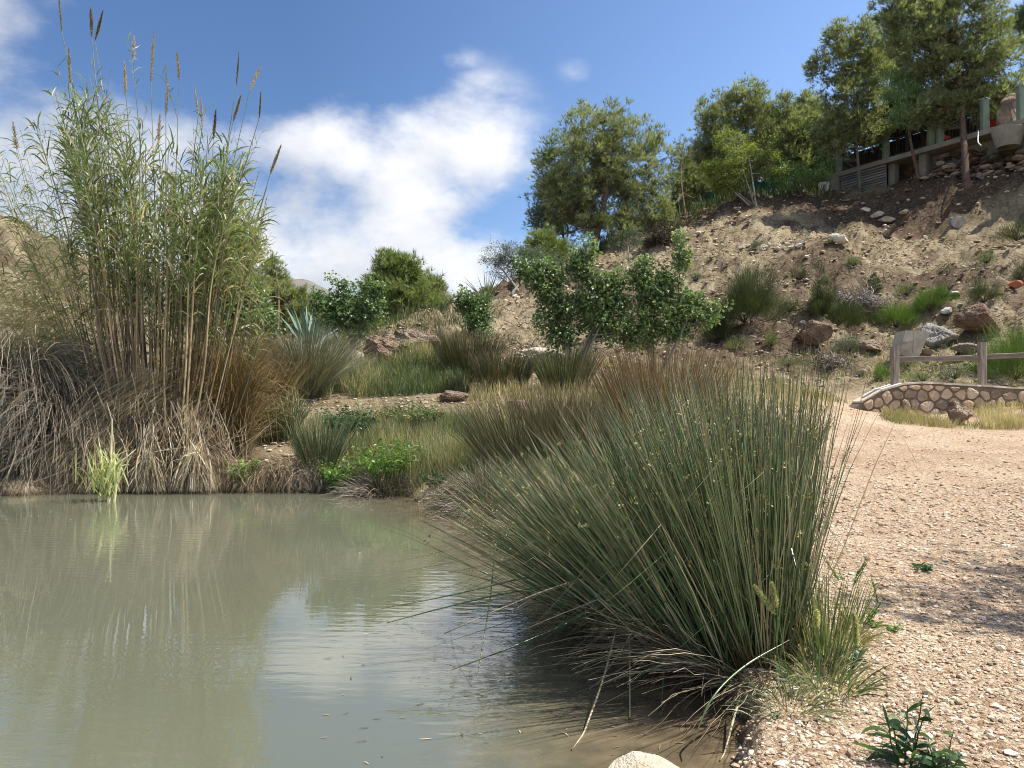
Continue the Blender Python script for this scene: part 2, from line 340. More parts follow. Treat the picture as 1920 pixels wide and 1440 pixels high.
M['glass'] = rock_mat('dark_glass', [(.2, (.02, .025, .03)), (.8, (.05, .06, .07))], 1, 0, rough=.1)
M['metal'] = rock_mat('dark_metal', [(.2, (.02, .02, .02)), (.8, (.06, .06, .06))], 1, 0, rough=.4)
M['white'] = rock_mat('off_white', [(.2, (.55, .53, .48)), (.8, (.7, .68, .63))], 2, .2)
M['red'] = rock_mat('red_cloth', [(.2, (.35, .03, .02)), (.8, (.5, .06, .04))], 1, .1)
M['brick'] = rock_mat('red_brick', [(.2, (.35, .11, .06)), (.8, (.48, .18, .10))], 4, .3)
M['net'] = rock_mat('green_netting', [(.2, (.015, .07, .05)), (.8, (.03, .13, .09))], 1, .2)
M['mortar'] = rock_mat('mortar', [(.2, (.15, .11, .08)), (.6, (.24, .18, .13)), (.9, (.33, .26, .2))], 8, .7, dist=.01)
M['wallstone'] = rock_mat('wall_stones', [(.1, (.24, .18, .13)), (.4, (.42, .32, .22)), (.7, (.56, .40, .27)), (1, (.64, .52, .38))], 5, .7, dist=.01)

def ground_mat():
    m, t, n, L = base_mat('earth')
    geo = n('ShaderNodeNewGeometry'); pos = geo.outputs['Position']
    hill = n('ShaderNodeAttribute', attribute_name='tint'); litter_shade = n('ShaderNodeAttribute', attribute_name='along')
    def noise(s, d=6, r=.6):
        a = n('ShaderNodeTexNoise'); a.inputs['Scale'].default_value = s; a.inputs['Detail'].default_value = d; a.inputs['Roughness'].default_value = r; L(pos, a.inputs['Vector']); return a.outputs[0]
    def vor(s, feat='F1'):
        a = n('ShaderNodeTexVoronoi', feature=feat); a.inputs['Scale'].default_value = s; L(pos, a.inputs['Vector']); return a
    def mix(f, a, b, bt='MIX'):
        x = n('ShaderNodeMix', data_type='RGBA', blend_type=bt)
        L(f, x.inputs[0]) if not isinstance(f, float) else setattr(x.inputs[0], 'default_value', f)
        L(a, x.inputs[6]); L(b, x.inputs[7]); return x.outputs[2]
    # gravel: fine stones of several colours in reddish earth
    v1 = vor(120); v2 = vor(52)
    sepc = n('ShaderNodeSeparateColor'); L(v1.outputs['Color'], sepc.inputs[0])
    g1 = ramp(n, L, sepc.outputs[0], [(0, (.20, .13, .08)), (.35, (.40, .285, .19)), (.7, (.53, .41, .29)), (1, (.70, .60, .47))])
    sep2 = n('ShaderNodeSeparateColor'); L(v2.outputs['Color'], sep2.inputs[0])
    g2 = ramp(n, L, sep2.outputs[0], [(0, (.24, .155, .10)), (.5, (.45, .33, .22)), (1, (.69, .59, .45))])
    gsel = ramp(n, L, noise(14, 3), [(.45, (0, 0, 0)), (.55, (1, 1, 1))])
    g = mix(gsel, g1, g2)
    big = ramp(n, L, noise(.9, 5), [(.3, (.85, .76, .68)), (.7, (1.18, 1.18, 1.14))])
    g = mix(1.0, g, big, 'MULTIPLY')
    # hill soil
    h1 = ramp(n, L, noise(1.3, 8, .68), [(.26, (.16, .115, .068)), (.40, (.35, .27, .16)), (.54, (.51, .415, .265)), (.75, (.64, .54, .37))])
    h2 = ramp(n, L, noise(9, 6, .7), [(.3, (.5, .45, .4)), (.55, (1, 1, 1)), (.75, (1.25, 1.22, 1.15))])
    h = mix(1.0, h1, h2, 'MULTIPLY')
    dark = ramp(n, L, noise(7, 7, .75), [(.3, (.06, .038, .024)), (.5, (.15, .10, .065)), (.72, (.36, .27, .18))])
    h = mix(litter_shade.outputs['Fac'], h, dark)  # darker soil: litter, and tree shade painted into the colour
    c = mix(hill.outputs['Fac'], g, h)
    # damp dark mud just above and below the water line
    sx = n('ShaderNodeSeparateXYZ'); L(pos, sx.inputs[0])
    wet = n('ShaderNodeMapRange'); L(sx.outputs[2], wet.inputs[0]); wet.inputs[1].default_value = .07; wet.inputs[2].default_value = .0
    mud = n('ShaderNodeRGB'); mud.outputs[0].default_value = (.10, .065, .04, 1)
    c = mix(wet.outputs[0], c, mud.outputs[0])
    b = n('ShaderNodeBsdfPrincipled'); L(c, b.inputs['Base Color']); b.inputs['Roughness'].default_value = .95; b.inputs['Specular IOR Level'].default_value = .15
    # bump
    def math_(op, a, bb):
        x = n('ShaderNodeMath', operation=op)
        for i, q in enumerate((a, bb)):
            if isinstance(q, float): x.inputs[i].default_value = q
            else: L(q, x.inputs[i])
        return x.outputs[0]
    hs = math_('ADD', math_('MULTIPLY', v1.outputs['Distance'], -.35), math_('MULTIPLY', v2.outputs['Distance'], -.6))
    hs = math_('ADD', hs, math_('MULTIPLY', noise(30, 8, .7), 1.2))
    bp = n('ShaderNodeBump'); bp.inputs['Strength'].default_value = 1; bp.inputs['Distance'].default_value = .022; L(hs, bp.inputs['Height'])
    bp2 = n('ShaderNodeBump'); bp2.inputs['Strength'].default_value = 1; L(hill.outputs['Fac'], bp2.inputs['Strength']); bp2.inputs['Distance'].default_value = .3
    L(noise(3.5, 9, .72), bp2.inputs['Height']); L(bp.outputs[0], bp2.inputs['Normal'])
    L(bp2.outputs[0], b.inputs['Normal'])
    out = n('ShaderNodeOutputMaterial'); L(b.outputs[0], out.inputs[0]); return m
def water_mat():
    m, t, n, L = base_mat('pond_water')
    geo = n('ShaderNodeNewGeometry'); pos = geo.outputs['Position']
    nz = n('ShaderNodeTexNoise'); nz.inputs['Scale'].default_value = .45; nz.inputs['Detail'].default_value = 4; L(pos, nz.inputs['Vector'])
    col = ramp(n, L, nz.outputs[0], [(.3, (.118, .124, .080)), (.7, (.142, .144, .098))])
    at = n('ShaderNodeAttribute', attribute_name='tint')      # how shallow: bed shows through near the bank
    bed = n('ShaderNodeTexNoise'); bed.inputs['Scale'].default_value = 7; bed.inputs['Detail'].default_value = 7; L(pos, bed.inputs['Vector'])
    bedc = ramp(n, L, bed.outputs[0], [(.35, (.07, .05, .03)), (.6, (.17, .12, .07)), (.8, (.26, .19, .12))])
    mx = n('ShaderNodeMix', data_type='RGBA'); L(at.outputs['Fac'], mx.inputs[0]); L(col, mx.inputs[6]); L(bedc, mx.inputs[7])
    b = n('ShaderNodeBsdfPrincipled'); L(mx.outputs[2], b.inputs['Base Color']); b.inputs['Roughness'].default_value = .015
    b.inputs['IOR'].default_value = 2.1; b.inputs['Specular IOR Level'].default_value = .5
    def nz_(sc, mscale, d=3, rot=0):
        mp = n('ShaderNodeMapping'); mp.inputs['Scale'].default_value = mscale; mp.inputs['Rotation'].default_value = (0, 0, rot); L(pos, mp.inputs[0])
        a = n('ShaderNodeTexNoise'); a.inputs['Scale'].default_value = sc; a.inputs['Detail'].default_value = d; L(mp.outputs[0], a.inputs['Vector']); return a.outputs[0]
    wv = n('ShaderNodeTexWave', wave_type='BANDS', bands_direction='Y'); wv.inputs['Scale'].default_value = 3.2; wv.inputs['Distortion'].default_value = 5; wv.inputs['Detail'].default_value = 2; wv.inputs['Detail Scale'].default_value = .8
    mp = n('ShaderNodeMapping'); mp.inputs['Rotation'].default_value = (0, 0, .12); L(pos, mp.inputs[0]); L(mp.outputs[0], wv.inputs['Vector'])
    gate = ramp(n, L, nz_(.35, (1, 1, 1), 2), [(.42, (.12,)*3), (.62, (1,)*3)])
    a1 = n('ShaderNodeMath', operation='MULTIPLY'); L(wv.outputs['Fac'], a1.inputs[0]); a1.inputs[1].default_value = .14
    a2 = n('ShaderNodeMath', operation='MULTIPLY_ADD'); L(nz_(13, (.4, 1.3, 1), 2, .1), a2.inputs[0]); a2.inputs[1].default_value = 1.0; L(a1.outputs[0], a2.inputs[2])
    a3 = n('ShaderNodeMath', operation='MULTIPLY'); L(a2.outputs[0], a3.inputs[0]); L(gate, a3.inputs[1])
    bp = n('ShaderNodeBump'); bp.inputs['Strength'].default_value = 1.; bp.inputs['Distance'].default_value = .0024; L(a3.outputs[0], bp.inputs['Height']); L(bp.outputs[0], b.inputs['Normal'])
    out = n('ShaderNodeOutputMaterial'); L(b.outputs[0], out.inputs[0]); return m
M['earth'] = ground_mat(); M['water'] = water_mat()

# ------------------------------------------------------------------ terrain
shore_px = [(-260, 934), (0, 932), (200, 927), (400, 924), (620, 922), (700, 927), (760, 938), (810, 952), (850, 966), (905, 968), (955, 985), (985, 1020), (1040, 1045), (1130, 1090), (1215, 1150), (1290, 1230), (1345, 1330), (1358, 1440)]
POND = [tuple(onz(u, v)[:2]) for u, v in shore_px]+[(.62, 2.0), (.3, 1.3), (-.6, .9), (-3, .7), (-8, .4), (-14, 1.5), (-17, 6), (-15, 9.3)]
POND = np.array(POND)
def pond_sd(x, y):
    """signed distance to the pond edge, positive in the water"""
    sh = x.shape; x = x.ravel(); y = y.ravel()
    d = np.full(x.shape, 1e9); ins = np.zeros(x.shape, bool)
    n = len(POND)
    for i in range(n):
        a = POND[i]; b = POND[(i+1) % n]; e = b-a
        t = np.clip(((x-a[0])*e[0]+(y-a[1])*e[1])/(e@e), 0, 1)
        d = np.minimum(d, np.hypot(x-a[0]-t*e[0], y-a[1]-t*e[1]))
        c = (a[1] > y) != (b[1] > y)
        with np.errstate(divide='ignore', invalid='ignore'):
            xx = a[0]+(y-a[1])*e[0]/(e[1] if e[1] else 1e-9)
        ins ^= c & (x < xx)
    return np.where(ins, d, -d).reshape(sh)
CP = [(1.5, 1, .15), (4, 1, .15), (8, 1, .2), (1.6, 3, .15), (2, 4.5, .15), (5, 5, .17), (9, 6, .22), (4, 9, .22), (8, 10, .26), (12, 12, .3), (6, 14, .42), (9.5, 16.6, .40), (14, 16.6, .42), (20, 14, .8), (0, -4, .3), (-10, -4, .4), (10, -6, .4),
      (-14, 10.5, .5), (-20, 5, .8), (-22, 12, 1.2), (30, 5, 3), (30, 15, 5), (-6, -12, .6), (14, -14, 1), (-30, -5, 2)]
for u, v, Y in [
    (1560, 780, 15), (1560, 742, 19), (1620, 712, 19.5), (1750, 712, 18.6), (1900, 708, 18.6),
    (1700, 665, 21), (1880, 665, 20.5), (1760, 640, 22), (1700, 590, 24.5), (1700, 520, 28.5), (1700, 465, 31.5), (1640, 437, 33), (1800, 438, 32.5), (1800, 424, 33.3), (1800, 350, 35),
    (1900, 560, 24), (1900, 480, 28), (1900, 425, 31), (1900, 400, 32), (1900, 325, 34), (1900, 303, 35), (2100, 240, 34), (2100, 500, 25), (2400, 200, 34), (2400, 450, 24),
    (1800, 325, 37.5), (1700, 345, 38), (1600, 352, 40), (1550, 356, 41), (1560, 420, 36),
    (1570, 560, 26), (1570, 500, 30), (1570, 640, 22), (1500, 700, 20.5),
    (1450, 690, 20), (1450, 640, 22), (1450, 560, 26), (1450, 480, 31), (1450, 425, 35), (1450, 380, 38.5), (1450, 376, 41),
    (1300, 640, 22.5), (1300, 560, 28), (1300, 500, 32), (1300, 430, 38), (1300, 398, 41), 
    (1250, 640, 22), (1200, 500, 33.5), (1200, 450, 38), (1200, 432, 41),
    (1100, 640, 21), (1100, 560, 28), (1100, 500, 36), (1100, 478, 40), (1030, 510, 36),
    (1000, 640, 20.5), (1000, 590, 26), (1000, 545, 32), (960, 545, 33),
    (900, 655, 19), (900, 610, 25), (900, 578, 30), (850, 640, 20), (820, 608, 26), (860, 690, 17.5), (800, 645, 20.5),
    (700, 690, 18), (700, 665, 22), (760, 640, 23),
    (600, 800, 12.6), (600, 748, 15.5), (700, 745, 15.5), (850, 780, 13), (850, 742, 15), (760, 855, 10.9), (900, 900, 9.2), (1010, 900, 8.6), (1000, 800, 12),
    (1050, 705, 17), (1200, 730, 15), (1400, 730, 16.5), (1300, 800, 12), (1400, 880, 9), (1400, 840, 10), (1200, 1000, 6.1),
    (400, 870, 10.9), (200, 870, 11), (0, 880, 11), (200, 800, 14), (400, 760, 15), (450, 690, 20), (200, 700, 24), (0, 700, 24),
    (550, 672, 28), (620, 668, 40), (450, 660, 45), (300, 655, 60), (620, 660, 70), (800, 650, 70),
    (0, 410, 45), (80, 465, 45), (140, 560, 45), (0, 560, 36), (-300, 330, 45), (-500, 500, 30), (260, 645, 45)]:
    CP.append(tuple(P(u, v, Y)))
for x, y, z in [(0, 52, 6.5), (5, 56, 8), (14, 55, 10.5), (22, 55, 12.5), (30, 50, 13), (-6, 50, 2.2), (-3, 44, 3.2), (3.5, 46, 7.3), (9, 46, 9.6), (17, 46, 11.2), (22, 42, 12.2), (28, 40, 12.5), (40, 30, 12), (45, 50, 14), (10, 80, 11), (30, 80, 14),
                (-10, 80, 2.5), (-30, 80, 4), (-30, 55, 9), (-34, 42, 10), (0, 110, 5), (50, 110, 14), (-50, 110, 6), (-50, 20, 8), (60, 10, 12), (50, -20, 8), (-50, -20, 5)]:
    CP.append((x, y, z))
CP = [((x, y, z+.0483*y-.45) if (i >= len(CP)-27 and y > 30) else (x, y, max(z, .15+(y-4)*.052)) if (0 < x < 16 and 4.4 < y < 17 and z < .6) else (x, y, z)) for i, (x, y, z) in enumerate(CP)]
CP = np.array(CP)
_c = .7
_A = np.sqrt(((CP[:, None, :2]-CP[None, :, :2])**2).sum(-1)+_c*_c)
_n = len(CP)
_B = np.zeros((_n+3, _n+3)); _B[:_n, :_n] = _A - 1e-2*np.eye(_n); _B[:_n, _n] = 1; _B[:_n, _n+1:] = CP[:, :2]; _B[_n, :_n] = 1; _B[_n+1:, :_n] = CP[:, :2].T
_w = np.linalg.solve(_B, np.concatenate([CP[:, 2], np.zeros(3)]))
def land(x, y):
    xc = np.clip(x, -60, 70); yc = np.clip(y, -22, 115)
    z = _w[_n]+_w[_n+1]*xc+_w[_n+2]*yc
    for i in range(_n): z = z+_w[i]*np.sqrt((xc-CP[i, 0])**2+(yc-CP[i, 1])**2+_c*_c)
    return z
def hillness(x, y, z): 
    return np.clip(np.maximum(sstep(1.05, 1.6, z), sstep(9.0, 10.5, y)*sstep(2.2, 1.0, x-.02*y)), 0, 1)
def ground(x, y):
    x = np.atleast_1d(np.asarray(x, float)); y = np.atleast_1d(np.asarray(y, float))
    z = land(x, y)
    h = sstep(1.1, 2.6, z)
    rid = 1-np.abs(2*fbm(x*.33+y*.05, y*.16, 4)-1)
    z = z+h*((fbm(x*.35, y*.35, 5, .55)-.5)*1.5+(fbm(x*1.6, y*1.6, 4, .6)-.5)*.75+(fbm(x*4, y*4, 3, .6)-.5)*.42+(rid-.8)*.5)
    z = z+(fbm(x*.8+3, y*.8, 4)-.5)*.09*(1-h)+(fbm(x*5, y*5, 3)-.5)*.025
    s = pond_sd(x, y)+(fbm(x*2.2, y*2.2, 4)-.5)*.28+(fbm(x*9, y*9, 2)-.5)*.06
    prof = np.where(s > 0, -.04-.45*sstep(0, .9, s), 0)
    steep = np.where(x > .5, .12, .45)
    k = sstep(0, 1, (-s)/steep)
    return np.where(s > 0, prof, -.04+(np.maximum(z, .06)+.04)*k)
def gz(x, y): return float(ground(x, y)[0])
def hit(u, v, y0=1.6, y1=70., d=None):
    r = ray(u, v); Y = np.geomspace(y0, y1, 900); pts = np.array([0, 0, CZ])[None]+r[None]*(Y/r[1])[:, None]
    g = ground(pts[:, 0], pts[:, 1]); b = np.where(pts[:, 2] <= g)[0]
    if len(b): p = pts[b[0]].copy(); p[2] = g[b[0]]; return p
    i = int(np.argmin(pts[:, 2]-g)); p = pts[i].copy(); p[2] = g[i]; return p
def at(u, Y):
    x = (u-960)/F*Y; return np.array([x, Y, gz(x, Y)])
def terrain():
    ny, nx = 520, 560
    a = np.linspace(0, 1, ny)
    Y = -22+22.5*a[:60]/a[59] if False else None
    Y = np.concatenate([np.linspace(-30, .8, 24)[:-1], np.geomspace(.9, 60, 400)-.1, np.linspace(62, 130, 40), np.geomspace(140, 3000, 14)])
    s = np.linspace(-1, 1, nx); s = np.sign(s)*(np.abs(s)*.75+.55*np.abs(s)**4)
    X = s[None]*(np.maximum(Y, 0)*1.0+4.5+np.where(Y < 0, -Y*1.5, 0))[:, None]
    YY = np.broadcast_to(Y[:, None], X.shape)
    Z = ground(X.ravel(), YY.ravel()).reshape(X.shape)
    hz = hillness(X, YY, Z)
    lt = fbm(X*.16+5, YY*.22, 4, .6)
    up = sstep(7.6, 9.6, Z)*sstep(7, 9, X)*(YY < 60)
    litter = np.clip(sstep(.47, .57, lt)*.85+up*sstep(.40, .54, lt)*.8+sstep(.57, .72, fbm(X*1.3, YY*1.3, 4, .65))*.5, 0, 1)*sstep(1.8, 2.9, Z)  # dark litter, with shade of the crest pines painted in as darker bands
    mb = MB(); r, c = X.shape
    i = (np.arange(r-1)[:, None]*c+np.arange(c-1)[None]).ravel()
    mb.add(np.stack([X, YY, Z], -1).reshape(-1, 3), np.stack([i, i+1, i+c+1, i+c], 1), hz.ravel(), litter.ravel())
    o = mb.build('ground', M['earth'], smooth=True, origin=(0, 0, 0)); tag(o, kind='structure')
terrain()
def water():
    x = np.linspace(-24, 3.2, 160); y = np.concatenate([np.linspace(.2, 12, 150)])
    X, Y = np.meshgrid(x, y)
    sdv = pond_sd(X, Y); shallow = sstep(1.15, .1, sdv)*sstep(-3.5, .2, X)*.85
    mb = MB(); r, c = X.shape; i = (np.arange(r-1)[:, None]*c+np.arange(c-1)[None]).ravel()
    keep = (sdv > -.8).ravel(); f = np.stack([i, i+1, i+c+1, i+c], 1); f = f[keep[f].all(1)]
    mb.add(np.stack([X, Y, np.zeros_like(X)], -1).reshape(-1, 3), f, shallow.ravel())
    o = mb.build('water', M['water'], smooth=True, origin=(0, 0, 0)); tag(o, kind='structure')
water()
def mountain():
    m = rock_mat('mountain', [(.2, (.10, .10, .085)), (.6, (.19, .17, .145)), (.9, (.27, .24, .2))], .012, .8, dist=8)
    nx, ny = 160, 50
    x = np.linspace(-900, 500, nx); y = np.linspace(650, 1300, ny); X, Y = np.meshgrid(x, y)
    pk = lambda cx, cy, h, w: h*np.exp(-(((X-cx)/w)**2+((Y-cy)/260)**2))
    Z = np.maximum.reduce([pk(-270, 900, 150, 150), pk(-420, 930, 160, 120), pk(-120, 950, 112, 170), pk(-700, 900, 170, 160), pk(200, 1000, 120, 160)])
    Z = Z*(.88+.24*fbm(X/60, Y/60, 5))-6
    mb = MB(); i = (np.arange(ny-1)[:, None]*nx+np.arange(nx-1)[None]).ravel()
    mb.add(np.stack([X, Y, Z], -1).reshape(-1, 3), np.stack([i, i+1, i+nx+1, i+nx], 1), .5)
    tag(mb.build('hills', m, smooth=True), kind='structure')
mountain()

# ------------------------------------------------------------------ stones
def ico(sub):
    bm_ = []
    t = (1+5**.5)/2
    v = [(-1, t, 0), (1, t, 0), (-1, -t, 0), (1, -t, 0), (0, -1, t), (0, 1, t), (0, -1, -t), (0, 1, -t), (t, 0, -1), (t, 0, 1), (-t, 0, -1), (-t, 0, 1)]
    f = [(0, 11, 5), (0, 5, 1), (0, 1, 7), (0, 7, 10), (0, 10, 11), (1, 5, 9), (5, 11, 4), (11, 10, 2), (10, 7, 6), (7, 1, 8), (3, 9, 4), (3, 4, 2), (3, 2, 6), (3, 6, 8), (3, 8, 9), (4, 9, 5), (2, 4, 11), (6, 2, 10), (8, 6, 7), (9, 8, 1)]
    v = [np.array(a, float)/np.linalg.norm(a) for a in v]
    for _ in range(sub):
        mid = {}; nf = []
        def g(a, b):
            k = (min(a, b), max(a, b))
            if k not in mid: q = v[a]+v[b]; v.append(q/np.linalg.norm(q)); mid[k] = len(v)-1
            return mid[k]
        for a, b, c in f:
            x, y, z = g(a, b), g(b, c), g(c, a); nf += [(a, x, z), (b, y, x), (c, z, y), (x, y, z)]
        f = nf
    return np.array(v), np.array(f)
ICO = {s: ico(s) for s in (0, 1, 4, 5)}
def rock_shape(rng, sub, planes=14, rough=.06):
    v, f = ICO[sub]
    nrmls = nrm(rng.normal(0, 1, (planes, 3))); h = rng.uniform(.6, 1., planes)
    d = v@nrmls.T; rr = np.where(d > .05, h[None]/np.maximum(d, .05), 9).min(1); rr = np.minimum(rr, 1.25)
    if sub >= 4:
        rr = rr+rough*(fbm(v[:, 0]*3+v[:, 2]*2+7, v[:, 1]*3+v[:, 2]+rng.random()*50, 5, .65)-.5)*3.2+rough*(fbm(v[:, 0]*9-v[:, 2]*6+31, v[:, 1]*9+v[:, 2]*5+3, 3, .7)-.5)*1.2
    return v*rr[:, None], f
def scatter_stones(name, label, pts, size, rng, mat, sub=0, flat=.6, tint=None, sink=.25):
    protos = [rock_shape(rng, sub, 9) for _ in range(10)]
    mb = MB(); pick = rng.integers(0, 10, len(pts)); ang = rng.random(len(pts))*6.28
    tint = rng.random(len(pts))**1.0 if tint is None else tint
    for k in range(10):
        idx = np.where(pick == k)[0]
        if not len(idx): continue
        v, f = protos[k]; n = len(idx)
        c, s = np.cos(ang[idx])[:, None], np.sin(ang[idx])[:, None]
        sc = size[idx][:, None]; st = rng.uniform(.65, 1.2, (n, 1))
        x = v[None, :, 0]*sc*st; y = v[None, :, 1]*sc; z = v[None, :, 2]*sc*flat*rng.uniform(.6, 1.2, (n, 1))
        V = np.stack([x*c-y*s, x*s+y*c, z+sc*flat*(1-2*sink)], -1)+pts[idx][:, None]
        Fc = (f[None]+np.arange(n)[:, None, None]*len(v)).reshape(-1, 3)
        mb.add(V.reshape(-1, 3), Fc, np.repeat(tint[idx], len(v)))
    return tag(mb.build(name, mat, smooth=False), label, None, None, 'stuff')
def gravel():
    rng = np.random.default_rng(11)
    def land_pts(n, ylo, yhi, sl, sr, dist=-.03):
        Y = np.exp(rng.uniform(math.log(ylo), math.log(yhi), n)); X = rng.uniform(sl, sr, n)*Y
        k = (pond_sd(X, Y) < dist); X, Y = X[k], Y[k]
        return np.stack([X, Y, ground(X, Y)], -1)
    p = land_pts(26000, 1.9, 8, .1, .78); s = .0026+.010*rng.random(len(p))**3.6
    scatter_stones('gravel', 'small pale and reddish pebbles of the path in the foreground', p, s*.88*(1+.12*(p[:, 1]-2.)), rng, M['pebble'], 0)
    p = land_pts(700, 1.9, 6, .15, .78); s = .007+.017*rng.random(len(p))**3
    scatter_stones('gravel', 'larger loose stones lying among the pebbles of the path', p, s, rng, M['pebble'], 0)
    p = land_pts(5000, 5.5, 19, .12, .85); s = .008+.018*rng.random(len(p))**3
    p = p[p[:, 2] < 1.15]; s = s[:len(p)]
    scatter_stones('gravel', 'stony surface of the path towards the wooden fence', p, s, rng, M['pebble'], 0)
    # hillside rubble
    n = 30000; Y = np.exp(rng.uniform(math.log(17), math.log(46), n)); X = rng.uniform(-.22, .75, n)*Y
    z = ground(X, Y); k = (z > 1.35) & ((fbm(X*.5, Y*.5, 3) > .42) | (rng.random(n) < .4)); p = np.stack([X, Y, z], -1)[k]
    s = .014+.09*rng.random(len(p))**6
    scatter_stones('rubble', 'loose pale stones strewn over the dry hillside', p, s*(p[:, 1]/28), rng, M['scree'], 0)
    # bank soil lumps and bare patch
    n = 5000; Y = rng.uniform(8.3, 17, n); X = rng.uniform(-.32, .1, n)*Y; k = pond_sd(X, Y) < -.02; X, Y = X[k], Y[k]
    p = np.stack([X, Y, ground(X, Y)], -1); s = .01+.045*rng.random(len(p))**5
    scatter_stones('rubble', 'small stones on the bare earth bank beyond the pond', p, s, rng, M['scree'], 0)
    # litter of dead twigs over the hill
    n = 9000; Y = np.exp(rng.uniform(math.log(19), math.log(44), n)); X = rng.uniform(-.15, .72, n)*Y; z = ground(X, Y)
    k = (z > 1.5) & (fbm(X*.3+9, Y*.3, 3) > .42); p = np.stack([X, Y, z+.03], -1)[k]; n = len(p)
    d = nrm(np.stack([rng.normal(0, 1, n), rng.normal(0, 1, n), rng.normal(.1, .35, n)], -1))
    mb = MB(); tubes(mb, arcs(p, d, rng.uniform(.15, .7, n), .3, 4, wob=.25, rng=rng), rng.uniform(.006, .014, n), rng.random(n), 3)
    tag(mb.build('dead_twigs', M['twig_dark']), 'dark dead twigs and litter scattered over the hillside', None, None, 'stuff')
gravel()
def boulder(name, label, u, v, w, h, mat, seed, Y=None, group=None, cat='boulder', rough=.10, depth=.8, planes=11, rot=None, sink=.12, smooth=False):
    """rock whose foot sits on the ground near pixel (u,v); w,h its size in photo pixels at that distance"""
    p = hit(u, v) if Y is None else at(u, Y)
    s = p[1]/F; rng = np.random.default_rng(seed)
    vv, f = rock_shape(rng, 4, planes, rough)
    e = vv.max(0)-vv.min(0); vv = (vv-vv.min(0)-e/2)/e
    vv = vv*np.array([w*s, w*s*depth, h*s*(1+sink)])
    vv[:, 2] += h*s*(.5-sink/2)
    if rot:
        c, s_ = math.cos(rot), math.sin(rot); vv = np.stack([vv[:, 0]*c-vv[:, 2]*s_*0-vv[:, 1]*s_, vv[:, 0]*s_+vv[:, 1]*c, vv[:, 2]], -1)
    mb = MB(); mb.add(vv+p, f, .5+rng.uniform(-.2, .2))
    o = mb.build(name, mat, smooth=smooth, origin=p); return tag(o, label, cat, group)

# ------------------------------------------------------------------ plants
def tussock(name, label, cat, p, n, height, spread, mat, seed, rad=.003, tilt=.5, droop=.25, lean=(0, 0), parent=None, group=None, sides=3, k=6, flatleaf=False, part=None, tintp=1., up=0):
    rng = np.random.default_rng(seed)
    a = rng.random(n)*6.283; r = np.sqrt(rng.random(n))*spread
    bx = p[0]+np.cos(a)*r; by = p[1]+np.sin(a)*r
    bz = np.maximum(ground(bx, by), -.03)+up
    th = (r/spread*.75+rng.random(n)*.45)*tilt
    aa = a+rng.normal(0, .45, n)
    d = np.stack([np.sin(th)*np.cos(aa)+lean[0], np.sin(th)*np.sin(aa)+lean[1], np.cos(th)], -1)
    L_ = height*rng.uniform(.5, 1., n)**.7
    pts = arcs(np.stack([bx, by, bz], -1), d, L_, droop*rng.uniform(.3, 1.6, n), k, 1.3, .02, rng)
    mb = MB(); tint = rng.random(n)**tintp
    if flatleaf: ribbons(mb, pts, rad*2*rng.uniform(.7, 1.3, n), tint, rng)
    else: tubes(mb, pts, rad*rng.uniform(.7, 1.2, n), tint, sides, lambda t: 1-.75*t**2)
    if parent is not None: return mb.build(part or name, mat, parent)
    o = mb.build(name, mat, origin=(p[0], p[1], float(bz.mean()))); return tag(o, label, cat, group)

